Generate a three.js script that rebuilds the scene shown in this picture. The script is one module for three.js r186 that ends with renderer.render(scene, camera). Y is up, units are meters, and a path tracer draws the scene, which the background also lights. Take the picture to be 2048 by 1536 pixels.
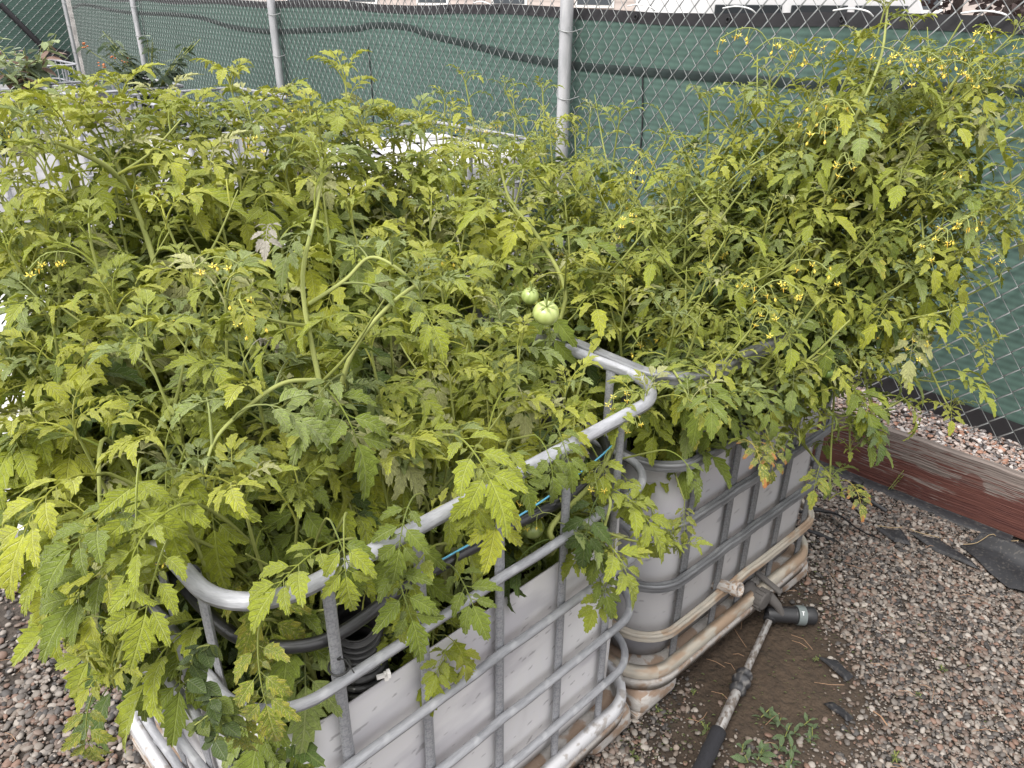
import * as THREE from 'three';
import { mergeGeometries } from 'three/addons/utils/BufferGeometryUtils.js';
import { RoundedBoxGeometry } from 'three/addons/geometries/RoundedBoxGeometry.js';
import { FontLoader } from 'three/addons/loaders/FontLoader.js';
import { TextGeometry } from 'three/addons/geometries/TextGeometry.js';

// ------------------------------------------------------------ camera, sky, sun, exposure
const V3 = THREE.Vector3, D2R = Math.PI / 180;
const scene = new THREE.Scene();
const CAM_H = 1.965, PITCH = 26.6 * D2R, FPX = 1553;
const camera = new THREE.PerspectiveCamera(2 * Math.atan(768 / FPX) / D2R, 4 / 3, 0.05, 600);
camera.position.set(0, CAM_H, 0);
camera.rotation.set(-PITCH, 0, 0.5 * D2R, 'YXZ');
camera.updateMatrixWorld(true); camera.updateProjectionMatrix();
scene.add(camera);
const renderer = new THREE.WebGLRenderer({ antialias: true });
renderer.setSize(1024, 768);
renderer.toneMapping = THREE.LinearToneMapping;
renderer.toneMappingExposure = 2.35;
renderer.shadowMap.enabled = true;

function rngOf(seed) { let a = seed >>> 0; return () => { a |= 0; a = a + 0x6D2B79F5 | 0; let t = Math.imul(a ^ a >>> 15, 1 | a); t = t + Math.imul(t ^ t >>> 7, 61 | t) ^ t; return ((t ^ t >>> 14) >>> 0) / 4294967296; }; }
const hash2 = (x, y, s = 0) => { let h = Math.imul(x, 374761393) + Math.imul(y, 668265263) + Math.imul(s, 974634777); h = Math.imul(h ^ h >>> 13, 1274126177); return ((h ^ h >>> 16) >>> 0) / 4294967296; };
function vnoise(x, y, s = 0, per = 0) {
  const xi = Math.floor(x), yi = Math.floor(y), fx = x - xi, fy = y - yi, u = fx * fx * (3 - 2 * fx), v = fy * fy * (3 - 2 * fy);
  const w = (a) => per ? ((a % per) + per) % per : a;
  const a = hash2(w(xi), w(yi), s), b = hash2(w(xi + 1), w(yi), s), c = hash2(w(xi), w(yi + 1), s), d = hash2(w(xi + 1), w(yi + 1), s);
  return a + (b - a) * u + (c - a) * v + (a - b - c + d) * u * v;
}
const fbm = (x, y, s = 0, o = 4, per = 0) => { let r = 0, a = 0.5, t = 0; for (let i = 0; i < o; i++) { r += a * vnoise(x, y, s + i, per); t += a; a *= 0.5; x *= 2; y *= 2; if (per) per *= 2; } return r / t; };
const lerp = (a, b, t) => a + (b - a) * t, clamp = (x, a = 0, b = 1) => Math.min(b, Math.max(a, x)), sstep = (a, b, x) => { const t = clamp((x - a) / (b - a)); return t * t * (3 - 2 * t); };

{ // overcast sky: bright overhead, a little paler towards the hidden sun
  const w = 256, h = 128, data = new Float32Array(w * h * 4), sd = new V3(-0.35, 0.85, 0.3).normalize();
  for (let j = 0; j < h; j++) for (let i = 0; i < w; i++) {
    const el = ((j + 0.5) / h - 0.5) * Math.PI, az = ((i + 0.5) / w - 0.5) * 2 * Math.PI;
    const d = new V3(Math.cos(el) * Math.cos(az), Math.sin(el), Math.cos(el) * Math.sin(az));
    const n = 0.85 + 0.3 * fbm(i / 256 * 16, j / 12, 3, 4, 16);
    const up = Math.max(0, d.y);
    let L = 0.8 * (1 + 2.3 * up) / 2.5 * n + 0.7 * Math.pow(Math.max(0, d.dot(sd)), 6);
    if (el < 0) L *= 0.75;
    const k = (j * w + i) * 4;
    data[k] = L * 1.0; data[k + 1] = L * 0.99; data[k + 2] = L * 1.0; data[k + 3] = 1;
  }
  const t = new THREE.DataTexture(data, w, h, THREE.RGBAFormat, THREE.FloatType);
  t.mapping = THREE.EquirectangularReflectionMapping; t.magFilter = t.minFilter = THREE.LinearFilter; t.needsUpdate = true;
  scene.background = t; scene.environment = t;
}
const sun = new THREE.DirectionalLight(new THREE.Color(1, 0.965, 0.9), 1.5);
sun.position.set(-3.5, 8.5, 3); sun.target.position.set(0, 0.5, -2); sun.castShadow = true;
sun.shadow.radius = 40; sun.shadow.mapSize.set(2048, 2048);
Object.assign(sun.shadow.camera, { left: -12, right: 12, top: 12, bottom: -12, near: 0.5, far: 60 });
scene.add(sun, sun.target);

// ------------------------------------------------------------ helpers
const used = {};
const numbered = (n) => { used[n] = (used[n] ?? -1) + 1; return used[n] ? n + '_' + String(used[n]).padStart(3, '0') : n; };
const W = (x, y, z) => new V3(x, y, -z);                       // x right, y up, z away from the photographer
const C = (r, g, b) => new THREE.Color().setRGB(r, g, b);
function shade(o) { o.traverse((m) => { if (m.isMesh) { m.castShadow = true; m.receiveShadow = true; } }); return o; }
function thing(name, label, category, pos = new V3(), turn = 0, group) {
  const o = new THREE.Group(); o.name = numbered(name); o.position.copy(pos); o.rotation.y = turn; scene.add(o);
  o.userData = { label, category }; if (group) o.userData.group = group; return o;
}
function part(name, geo, mat, parent, label, pos) {
  const m = new THREE.Mesh(geo, mat); m.name = name; m.castShadow = m.receiveShadow = true; parent.add(m);
  if (label) m.userData.label = label; if (pos) m.position.copy(pos); return m;
}
function single(name, geo, mat, label, category, group) {
  const m = new THREE.Mesh(geo, mat); m.name = numbered(name); m.castShadow = m.receiveShadow = true; scene.add(m);
  m.userData = { label, category }; if (group) m.userData.group = group; return m;
}
function struct(name, geo, mat, label) { const m = new THREE.Mesh(geo, mat); m.name = name; m.receiveShadow = m.castShadow = true; m.userData = { kind: 'structure', label }; scene.add(m); return m; }
const merge = (list) => { const a = list.map((g) => { g = g.index ? g.toNonIndexed() : g; for (const k of Object.keys(g.attributes)) if (!['position', 'normal', 'uv', 'color'].includes(k)) g.deleteAttribute(k); return g; }); return mergeGeometries(a, false); };
// a pixel of the 2048 x 1536 photograph and a distance ahead, as a point
function at(px, py, zf) {
  const p = new V3(px / 1024 - 1, 1 - py / 768, 0.5).unproject(camera).sub(camera.position);
  return p.multiplyScalar(zf / -p.z).add(camera.position);
}
function onPlane(px, py, P, N) { const d = new V3(px / 1024 - 1, 1 - py / 768, 0.5).unproject(camera).sub(camera.position); return d.multiplyScalar(P.clone().sub(camera.position).dot(N) / d.dot(N)).add(camera.position); }

class MB {                                                     // an indexed mesh under construction
  constructor() { this.p = []; this.u = []; this.i = []; this.c = []; }
  v(x, y, z, u = 0, w = 0) { this.p.push(x, y, z); this.u.push(u, w); return this.p.length / 3 - 1; }
  pv(p, u, w) { return this.v(p.x, p.y, p.z, u, w); }
  quad(a, b, c, d) { this.i.push(a, b, c, a, c, d); }
  tri(a, b, c) { this.i.push(a, b, c); }
  // tapered tube through points; fn(t) radius
  tube(pts, rad, sides = 6, cap = true, uv = null) {
    const n = pts.length, rows = []; let T = pts[1].clone().sub(pts[0]).normalize(), N = new V3(0, 1, 0);
    if (Math.abs(T.y) > 0.9) N.set(1, 0, 0);
    let len = 0;
    for (let k = 0; k < n; k++) {
      const t = pts[Math.min(k + 1, n - 1)].clone().sub(pts[Math.max(k - 1, 0)]).normalize();
      N = N.clone().sub(t.clone().multiplyScalar(N.dot(t))).normalize();
      const B = new V3().crossVectors(t, N), r = typeof rad === 'function' ? rad(k / (n - 1), k) : rad, row = [];
      if (k) len += pts[k].distanceTo(pts[k - 1]);
      for (let s = 0; s <= sides; s++) {
        const a = s / sides * Math.PI * 2, q = pts[k].clone().addScaledVector(N, Math.cos(a) * r).addScaledVector(B, Math.sin(a) * r);
        row.push(uv ? this.pv(q, uv[0], uv[1]) : this.pv(q, s / sides, len * 4));
      }
      rows.push(row);
    }
    for (let k = 0; k + 1 < n; k++) for (let s = 0; s < sides; s++) this.quad(rows[k][s], rows[k][s + 1], rows[k + 1][s + 1], rows[k + 1][s]);
    if (cap) for (const [k, o] of [[0, 1], [n - 1, 0]]) { const c = this.pv(pts[k], uv ? uv[0] : 0.5, uv ? uv[1] : len * 4); for (let s = 0; s < sides; s++) o ? this.tri(c, rows[k][s + 1], rows[k][s]) : this.tri(c, rows[k][s], rows[k][s + 1]); }
    return this;
  }
  geo() {
    const g = new THREE.BufferGeometry();
    g.setAttribute('position', new THREE.Float32BufferAttribute(this.p, 3)); g.setAttribute('uv', new THREE.Float32BufferAttribute(this.u, 2));
    if (this.c.length) g.setAttribute('color', new THREE.Float32BufferAttribute(this.c, 3));
    g.setIndex(this.i); g.computeVertexNormals(); return g;
  }
}
const curve = (pts, n) => new THREE.CatmullRomCurve3(pts, false, 'centripetal').getPoints(n);
const tubeGeo = (pts, r, sides = 8, n = 0) => new MB().tube(n ? curve(pts, n) : pts, r, sides).geo();
// closed horizontal loop round a rectangle with rounded corners: [x, z, outward x, outward z, length]
function roundRect(L, D, r, seg = 8, edge = 6) {
  const out = [], hx = L / 2 - r, hz = D / 2 - r, cs = [[hx, hz, 0], [-hx, hz, 1], [-hx, -hz, 2], [hx, -hz, 3]];
  for (const [cx, cz, q] of cs) for (let k = 0; k <= seg; k++) { const a = (q + k / seg) * Math.PI / 2; out.push([cx + Math.cos(a) * r, cz + Math.sin(a) * r, Math.cos(a), Math.sin(a)]); }
  const full = [];
  for (let k = 0; k < out.length; k++) { const a = out[k], b = out[(k + 1) % out.length], d = Math.hypot(a[0] - b[0], a[1] - b[1]); full.push(a); if (d > r * 0.5) for (let e = 1; e < edge; e++) { const t = e / edge; full.push([lerp(a[0], b[0], t), lerp(a[1], b[1], t), a[2], a[3]]); } }
  full.push(full[0]); return full;
}
// profile points [out, up] swept round the loop; wob adds a small dent
function sweep(loop, profile, closed = true, from = 0, to = loop.length - 1, wob = null, crease = false) {
  const g = new MB(), rows = []; let len = 0;
  for (let k = from; k <= to; k++) {
    const [x, z, ox, oz] = loop[k]; if (k > from) len += Math.hypot(x - loop[k - 1][0], z - loop[k - 1][1]);
    const row = []; let v = 0; const d = wob ? wob(x, z, len) : 0;
    for (let j = 0; j < profile.length + (closed ? 1 : 0); j++) { const [a, b] = profile[j % profile.length]; if (j) { const q = profile[j - 1]; v += Math.hypot(a - q[0], b - q[1]); } row.push(g.v(x + ox * (a + d), b, z + oz * (a + d), len, v)); }
    rows.push(row);
  }
  for (let k = 0; k + 1 < rows.length; k++) for (let j = 0; j + 1 < rows[0].length; j++) g.quad(rows[k][j], rows[k][j + 1], rows[k + 1][j + 1], rows[k + 1][j]);
  return g.geo();
}

// ------------------------------------------------------------ textures
function canvasTex(w, h, px, opt = {}) {                        // px(u, v, i, j) -> [r, g, b] linear, or one value for data
  const data = new Uint8Array(w * h * 4), enc = (c) => Math.round(255 * clamp(c <= 0.0031308 ? 12.92 * c : 1.055 * Math.pow(c, 1 / 2.4) - 0.055));
  for (let j = 0; j < h; j++) for (let i = 0; i < w; i++) {
    const c = px((i + 0.5) / w, (j + 0.5) / h, i, j), k = (j * w + i) * 4;
    if (typeof c === 'number') { data[k] = data[k + 1] = data[k + 2] = Math.round(255 * clamp(c)); } else { data[k] = enc(c[0]); data[k + 1] = enc(c[1]); data[k + 2] = enc(c[2]); }
    data[k + 3] = 255;
  }
  const t = new THREE.DataTexture(data, w, h, THREE.RGBAFormat);
  t.magFilter = t.minFilter = THREE.LinearFilter; t.wrapS = t.wrapT = THREE.RepeatWrapping; t.colorSpace = opt.data ? THREE.NoColorSpace : THREE.SRGBColorSpace;
  if (opt.repeat) t.repeat.set(...opt.repeat); t.needsUpdate = true; return t;
}
const mix3 = (a, b, t) => [lerp(a[0], b[0], t), lerp(a[1], b[1], t), lerp(a[2], b[2], t)];
function veins(u, v) {                                          // 0 nothing .. 1 on a vein
  const q = Math.abs(u - 0.5) * 2, mid = 1 - sstep(0.02, 0.075, q);
  const f = (v * 8 - q * 2.0 + 0.25) % 1, d = Math.min((f + 1) % 1, 1 - (f + 1) % 1), lat = (1 - sstep(0.02, 0.13, d)) * (1 - 0.45 * q);
  const f2 = (v * 24 + q * 6 + vnoise(u * 9, v * 9, 5) * 2) % 1, d2 = Math.min(f2, 1 - f2), net = (1 - sstep(0.05, 0.25, d2)) * 0.3;
  return clamp(Math.max(mid, lat, net));
}
const leafBump = canvasTex(128, 256, (u, v) => 0.75 - 0.55 * veins(u, v) + 0.18 * fbm(u * 22, v * 40, 8, 2), { data: true });
function leafMat(base, vein, o = {}) {
  const s = o.seed ?? 1, map = canvasTex(128, 256, (u, v) => {
    const m = fbm(u * 5, v * 8, s, 4), g = vnoise(u * 26, v * 44, s + 90), k = 0.62 + 0.5 * m + 0.3 * g;
    let c = [base[0] * k, base[1] * k, base[2] * k];
    c = mix3(c, vein, 0.55 * veins(u, v));
    if (o.yellow) c = mix3(c, [0.42, 0.36, 0.05], sstep(0.5, 0.66, fbm(u * 4, v * 5, s + 30, 3)) * o.yellow);
    if (o.spots) c = mix3(c, [0.62, 0.52, 0.14], sstep(0.66, 0.72, fbm(u * 18, v * 30, s + 50, 2)) * o.spots);
    if (o.brown) { const e = sstep(0.6, 0.85, v + 0.25 * (fbm(u * 9, v * 9, s + 70, 3) - 0.5) * 2); c = mix3(c, [0.46, 0.17, 0.05], e * o.brown); }
    return c;
  });
  return new THREE.MeshPhysicalMaterial({ map, bumpMap: leafBump, bumpScale: 0.0035, roughness: 0.9, transmission: o.tr ?? 0.38, thickness: 0, clearcoat: o.coat ?? 0.1, clearcoatRoughness: 0.4, specularIntensity: 0.45, side: THREE.DoubleSide });
}
const LM = {
  fresh: leafMat([0.265, 0.308, 0.022], [0.4, 0.45, 0.1], { seed: 1 }),
  lime: leafMat([0.345, 0.37, 0.028], [0.5, 0.52, 0.12], { seed: 2 }),
  mid: leafMat([0.145, 0.192, 0.018], [0.29, 0.35, 0.07], { seed: 3 }),
  deep: leafMat([0.066, 0.11, 0.016], [0.18, 0.24, 0.05], { seed: 4, coat: 0.16 }),
  sage: leafMat([0.225, 0.285, 0.07], [0.38, 0.42, 0.17], { seed: 5 }),
  pale: leafMat([0.4, 0.41, 0.17], [0.48, 0.49, 0.24], { seed: 6, coat: 0, tr: 0.3 }),
  tired: leafMat([0.2, 0.245, 0.02], [0.34, 0.37, 0.08], { seed: 7, yellow: 0.5, spots: 0.5 }),
  burnt: leafMat([0.13, 0.18, 0.02], [0.3, 0.31, 0.07], { seed: 8, yellow: 0.5, spots: 0.8, brown: 0.9 }),
  dry: leafMat([0.42, 0.39, 0.33], [0.5, 0.47, 0.41], { seed: 9, coat: 0, tr: 0.25 }),
};
const std = (color, roughness = 0.7, o = {}) => new THREE.MeshStandardMaterial({ color: Array.isArray(color) ? C(...color) : color, roughness, ...o });
const stemTex = canvasTex(64, 128, (u, v) => { const n = fbm(u * 8, v * 6, 11, 3, 0), s = fbm(u * 30, v * 3, 12, 2); return mix3([0.17, 0.2, 0.04], [0.32, 0.34, 0.1], clamp(n * 0.8 + s * 0.5 - 0.15)); });
const stemMat = new THREE.MeshStandardMaterial({ map: stemTex, roughness: 0.75 });
const stemThick = new THREE.MeshStandardMaterial({ map: canvasTex(64, 128, (u, v) => mix3([0.22, 0.26, 0.06], [0.38, 0.4, 0.14], fbm(u * 16, v * 3, 14, 3))), roughness: 0.8 });
const galvTex = (a, b, s) => canvasTex(256, 256, (u, v) => { const n = fbm(u * 8, v * 8, s, 4, 8), g = vnoise(u * 64, v * 64, s + 9, 64), w = sstep(0.55, 0.75, fbm(u * 16, v * 4, s + 20, 3, 4)); return mix3(mix3(a, b, clamp(n * 1.3 - 0.15 + (g - 0.5) * 0.25)), [b[0] * 1.15, b[1] * 1.15, b[2] * 1.12], w * 0.5); }, { repeat: [2.2, 12] });
const galvRough = canvasTex(128, 128, (u, v) => 0.42 + 0.42 * fbm(u * 8, v * 8, 41, 4, 8), { data: true, repeat: [2.2, 12] });
const galvBump = canvasTex(128, 128, (u, v) => fbm(u * 16, v * 16, 43, 3, 16), { data: true, repeat: [3, 16] });
const galvA = new THREE.MeshPhysicalMaterial({ map: galvTex([0.21, 0.215, 0.23], [0.4, 0.405, 0.43], 21), roughnessMap: galvRough, roughness: 1, metalness: 0.3, bumpMap: galvBump, bumpScale: 0.0008 });
const galvB = new THREE.MeshPhysicalMaterial({ map: galvTex([0.13, 0.133, 0.14], [0.25, 0.255, 0.265], 25), roughnessMap: galvRough, roughness: 1, metalness: 0.5, bumpMap: galvBump, bumpScale: 0.0008 });
const rustRail = new THREE.MeshStandardMaterial({ map: canvasTex(256, 64, (u, v) => { const n = fbm(u * 10, v * 4, 51, 4), r = sstep(0.42, 0.6, n), f = fbm(u * 40, v * 20, 55, 2); return mix3(mix3([0.33, 0.31, 0.27], [0.45, 0.4, 0.33], f), [0.26, 0.14, 0.065], r * 0.6); }, { repeat: [1, 6] }), roughness: 0.75, metalness: 0.15 });

// ------------------------------------------------------------ ground
const soilAt = (x, z) => {                                      // brown wet soil round the far tote, 0..1
  const d = Math.hypot((x - 0.78) / 0.5, (z - 1.95) / 0.75), n = fbm(x * 4, z * 4, 61, 4) - 0.5;
  return clamp(1.25 - d + n * 1.1);
};
const slabPoly = [[-6, 0.75], [-1.2, 2.8], [-0.45, 3.3], [-0.1, 4.3], [-7.6, 13.7], [-20, 6]];
const inPoly = (x, z, P) => { let c = false; for (let i = 0, j = P.length - 1; i < P.length; j = i++) if ((P[i][1] > z) !== (P[j][1] > z) && x < (P[j][0] - P[i][0]) * (z - P[i][1]) / (P[j][1] - P[i][1]) + P[i][0]) c = !c; return c; };
{
  const g = new MB(), xs = [], zs = [];
  for (let x = -300; x < -3; x = x < -20 ? x / 1.6 : x + 1.2) xs.push(x);
  for (let x = -3; x <= 3.01; x += 0.05) xs.push(x); for (let x = 4; x < 320; x = x * 1.5) xs.push(x);
  for (let z = -40; z < 0.4; z += 8) zs.push(z); for (let z = 0.4; z <= 4.01; z += 0.05) zs.push(z); for (let z = 5; z < 500; z *= 1.5) zs.push(z);
  for (const z of zs) for (const x of xs) {
    const near = Math.abs(x) < 3 && z > 0.4 && z < 4, y = near ? 0.012 * (fbm(x * 3, z * 3, 63, 4) - 0.5) : 0;
    g.v(x, y - 0.004, -z, x, z);
    const n = fbm(x * 2.2, z * 2.2, 65, 4), s = soilAt(x, z);
    let c = mix3([0.045, 0.036, 0.03], [0.075, 0.062, 0.052], n);
    c = mix3(c, mix3([0.038, 0.025, 0.016], [0.068, 0.047, 0.031], n), s);
    if (x + 0.8 * z > 5.0) c = [0.34, 0.32, 0.31];
    g.c.push(...c);
  }
  for (let j = 0; j + 1 < zs.length; j++) for (let i = 0; i + 1 < xs.length; i++) { const a = j * xs.length + i; g.quad(a, a + 1, a + 1 + xs.length, a + xs.length); }
  const tex = canvasTex(512, 512, (u, v) => { const k = 0.55 + 0.6 * fbm(u * 24, v * 24, 67, 4, 24) + 0.25 * (vnoise(u * 200, v * 200, 69, 200) - 0.5); return [k, k * 0.98, k * 0.95]; }, { repeat: [1.4, 1.4] });
  struct('ground', g.geo(), new THREE.MeshStandardMaterial({ vertexColors: true, map: tex, bumpMap: canvasTex(512, 512, (u, v) => fbm(u * 48, v * 48, 71, 4, 48), { data: true, repeat: [1.4, 1.4] }), bumpScale: 0.012, roughness: 0.95 }), 'brown soil and gravel bed of the garden');
}
{ // pale paving behind the near tote
  const s = new THREE.Shape(slabPoly.map(([x, z]) => new THREE.Vector2(x, z)));
  const g = new THREE.ExtrudeGeometry(s, { depth: 0.05, bevelEnabled: true, bevelSize: 0.006, bevelThickness: 0.006, bevelSegments: 2 });
  g.rotateX(-Math.PI / 2);
  const tex = canvasTex(512, 512, (u, v) => { const n = fbm(u * 6, v * 6, 75, 5, 6), k = 0.36 + 0.2 * n + 0.06 * (vnoise(u * 128, v * 128, 77, 128) - 0.5), st = sstep(0.6, 0.7, fbm(u * 12, v * 12, 79, 4, 12)); return mix3([k, k * 0.99, k * 1.0], [0.4, 0.38, 0.38], st * 0.5); }, { repeat: [0.7, 0.7] });
  struct('paving', g, new THREE.MeshStandardMaterial({ map: tex, roughness: 0.85 }), 'pale concrete paving behind the near tote');
}
// pebbles
function pebbleGeo(seed) {
  const g = new THREE.IcosahedronGeometry(1, 1), p = g.attributes.position, r = rngOf(seed), ax = [0.8 + r() * 0.5, 0.5 + r() * 0.3, 0.75 + r() * 0.4], v = new V3();
  for (let i = 0; i < p.count; i++) { v.fromBufferAttribute(p, i); const k = 0.82 + 0.36 * vnoise(v.x * 1.5 + 10 * seed, v.y * 1.5 + v.z * 1.7, seed); p.setXYZ(i, v.x * ax[0] * k, v.y * ax[1] * k, v.z * ax[2] * k); }
  g.deleteAttribute('uv'); const m = mergeVerts(g); m.computeVertexNormals(); return m;
}
function mergeVerts(g) { const p = g.attributes.position, map = new Map(), pos = [], idx = []; for (let i = 0; i < p.count; i++) { const k = [p.getX(i), p.getY(i), p.getZ(i)].map((a) => a.toFixed(4)).join(); if (!map.has(k)) { map.set(k, pos.length / 3); pos.push(p.getX(i), p.getY(i), p.getZ(i)); } idx.push(map.get(k)); } const o = new THREE.BufferGeometry(); o.setAttribute('position', new THREE.Float32BufferAttribute(pos, 3)); o.setIndex(idx); return o; }
const pebMat = new THREE.MeshStandardMaterial({ color: 0xffffff, roughness: 0.62 });
const pebPal0 = [[0.34, 0.31, 0.29], [0.22, 0.2, 0.19], [0.12, 0.115, 0.12], [0.46, 0.41, 0.37], [0.33, 0.23, 0.185], [0.27, 0.19, 0.15], [0.56, 0.53, 0.5], [0.38, 0.2, 0.13], [0.07, 0.065, 0.068], [0.4, 0.32, 0.26]];
const pebPal = pebPal0.map((c) => { const m = (c[0] + c[1] + c[2]) / 3; return c.map((x, i) => lerp(m, x, 0.6) * 0.41 * [1.07, 0.985, 0.9][i]); });
const pgs = [1, 2, 3, 4].map(pebbleGeo);
function gravel(label, n, seed, place, sizeOf, pal = pebPal, wts = null) {
  const r = rngOf(seed), lists = [[], [], [], []], m = new THREE.Matrix4(), q = new THREE.Quaternion(), e = new THREE.Euler();
  for (let k = 0; k < n; k++) {
    const p = place(r); if (!p) continue;
    const s = sizeOf(r, p); e.set((r() - 0.5) * 0.9, r() * 6.28, (r() - 0.5) * 0.9); q.setFromEuler(e);
    m.compose(W(p[0], p[1] + s * 0.12, p[2]), q, new V3(s, s, s));
    let c = pal[Math.floor(Math.pow(r(), wts ?? 1) * pal.length)]; const b = 0.76 + 0.48 * r();
    lists[k & 3].push([m.clone(), C(c[0] * b, c[1] * b, c[2] * b)]);
  }
  const o = new THREE.Group(); o.name = numbered('gravel'); o.userData = { label, category: 'gravel', kind: 'stuff' }; scene.add(o);
  lists.forEach((l, i) => { const im = new THREE.InstancedMesh(pgs[i], pebMat, l.length); im.name = 'pebbles'; im.userData.kind = 'stuff'; l.forEach(([a, c], k) => { im.setMatrixAt(k, a); im.setColorAt(k, c); }); im.castShadow = im.receiveShadow = true; o.add(im); });
}
const boardL = (x, z) => 0.69 * x + 0.722 * z;                // 3.247 along the face of the red board
const fenceK = (x, z) => x + 0.8 * z;                           // 4.46 on the fence, 4.02 on the board
gravel('river pebbles on the ground left of the near tote', 52000, 101, (r) => { const x = -2.7 + r() * 2.4, z = 0.75 + r() * 2.4; if (inPoly(x, z, slabPoly) || (x > -0.5 && z > 1)) return null; const bare = sstep(0.56, 0.66, fbm(x * 2.4 + 3, z * 2.4, 81, 3)); return r() < bare * 0.85 ? null : [x, r() * 0.009, z]; }, (r) => 0.0042 + 0.0095 * Math.pow(r(), 1.9));
gravel('small grey gravel in the open ground right of the totes', 150000, 102, (r) => { const x = 0.2 + r() * 2.3, z = 0.9 + r() * 2.9; if (boardL(x, z) > 3.235) return null; return r() < soilAt(x, z) * 1.1 - 0.12 * fbm(x * 9, z * 9, 88, 2) ? null : [x, r() * 0.008, z]; }, (r) => 0.0026 + 0.0085 * Math.pow(r(), 4));
gravel('pinkish gravel bed behind the red board under the fence', 26000, 103, (r) => { const z = 1.2 + r() * 3.4, x = 3.75 + r() * 0.9 - 0.8 * z; return boardL(x, z) < 3.28 ? null : [x, 0.205 + r() * 0.02 + 0.03 * fbm(x * 4, z * 4, 83), z]; }, (r) => 0.0045 + 0.008 * Math.pow(r(), 2), [[0.4, 0.34, 0.31], [0.3, 0.24, 0.215], [0.48, 0.44, 0.42], [0.2, 0.175, 0.17], [0.34, 0.25, 0.21], [0.1, 0.09, 0.09], [0.3, 0.16, 0.11]]);
{ // bed under that gravel
  const g = new MB(), q = []; for (let z = -1; z <= 20; z += 1) for (const d of [0, 0.75]) q.push(g.v(d ? 4.025 + d - 0.8 * z : (3.26 - 0.722 * z) / 0.69, 0.215, -z, d, z));
  for (let k = 0; k + 3 < q.length; k += 2) g.quad(q[k], q[k + 1], q[k + 3], q[k + 2]);
  struct('gravel_bed', g.geo(), std([0.1, 0.08, 0.07], 0.95), 'raised bed of grit along the fence');
}

// ------------------------------------------------------------ totes
const hdpe = (seed, o = {}) => ((B0) => new THREE.MeshPhysicalMaterial({
  map: canvasTex(1024, 256, (u, v) => {
    const x = u * 5, y = v;                                     // v follows the height of the wall
    let c = mix3([0.62 * B0, 0.615 * B0, 0.625 * B0], [0.7 * B0, 0.69 * B0, 0.7 * B0], fbm(u * 12, v * 4, seed, 3));
    const smear = sstep(0.53, 0.72, fbm(x * 2.2 + y * 3.2, y * 5.5 - x * 0.9, seed + 3, 5)); c = mix3(c, [0.44, 0.43, 0.46], smear * 0.75);
    const drip = sstep(0.62, 0.8, fbm(u * 60, v * 2.5, seed + 7, 3)); c = mix3(c, [0.5, 0.49, 0.5], drip * 0.4);
    const scuff = sstep(0.8, 0.83, fbm(u * 160 + v * 30, v * 60, seed + 11, 2)); c = mix3(c, [0.2, 0.19, 0.2], scuff * 0.6);
    const lvl = o.level ? sstep(o.level + 0.02, o.level - 0.02, v + 0.06 * (fbm(u * 30, 0.5, seed + 15, 3) - 0.5)) : 0;
    c = mix3(c, mix3([0.15, 0.15, 0.165], [0.25, 0.25, 0.27], fbm(u * 60, v * 24, seed + 17, 3)), lvl * 0.9);
    const mud = sstep(0.16, 0.02, v + 0.1 * (fbm(u * 20, v * 8, seed + 19, 3) - 0.5)); c = mix3(c, [0.09, 0.08, 0.075], mud * (o.mud ?? 0.8));
    return c;
  }, { repeat: [1, 1] }), roughness: 0.42, clearcoat: 0.15, clearcoatRoughness: 0.3, side: THREE.DoubleSide }))(o.tone ?? 1);
const dirtyWhite = new THREE.MeshStandardMaterial({ map: canvasTex(256, 256, (u, v) => { const n = fbm(u * 8, v * 8, 91, 5, 8), f = vnoise(u * 60, v * 60, 93, 60); return mix3(mix3([0.36, 0.335, 0.31], [0.44, 0.42, 0.4], f), [0.24, 0.15, 0.09], sstep(0.48, 0.68, n) * 0.8); }, { repeat: [3, 3] }), roughness: 0.8 });
const footMat = dirtyWhite.clone(); footMat.map = dirtyWhite.map.clone(); footMat.map.repeat.set(0.5, 0.4); footMat.map.needsUpdate = true;
const whiteRail = new THREE.MeshStandardMaterial({ map: canvasTex(256, 64, (u, v) => { const n = fbm(u * 20, v * 6, 95, 4); return mix3([0.52, 0.52, 0.54], [0.25, 0.22, 0.19], sstep(0.55, 0.7, n) * 0.7); }, { repeat: [2, 8] }), roughness: 0.6, metalness: 0.1 });
const soilMat = new THREE.MeshStandardMaterial({ color: C(0.03, 0.022, 0.016), roughness: 1 });
const blackPlastic = std([0.018, 0.018, 0.02], 0.45), rubber = std([0.03, 0.03, 0.033], 0.6);
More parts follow.
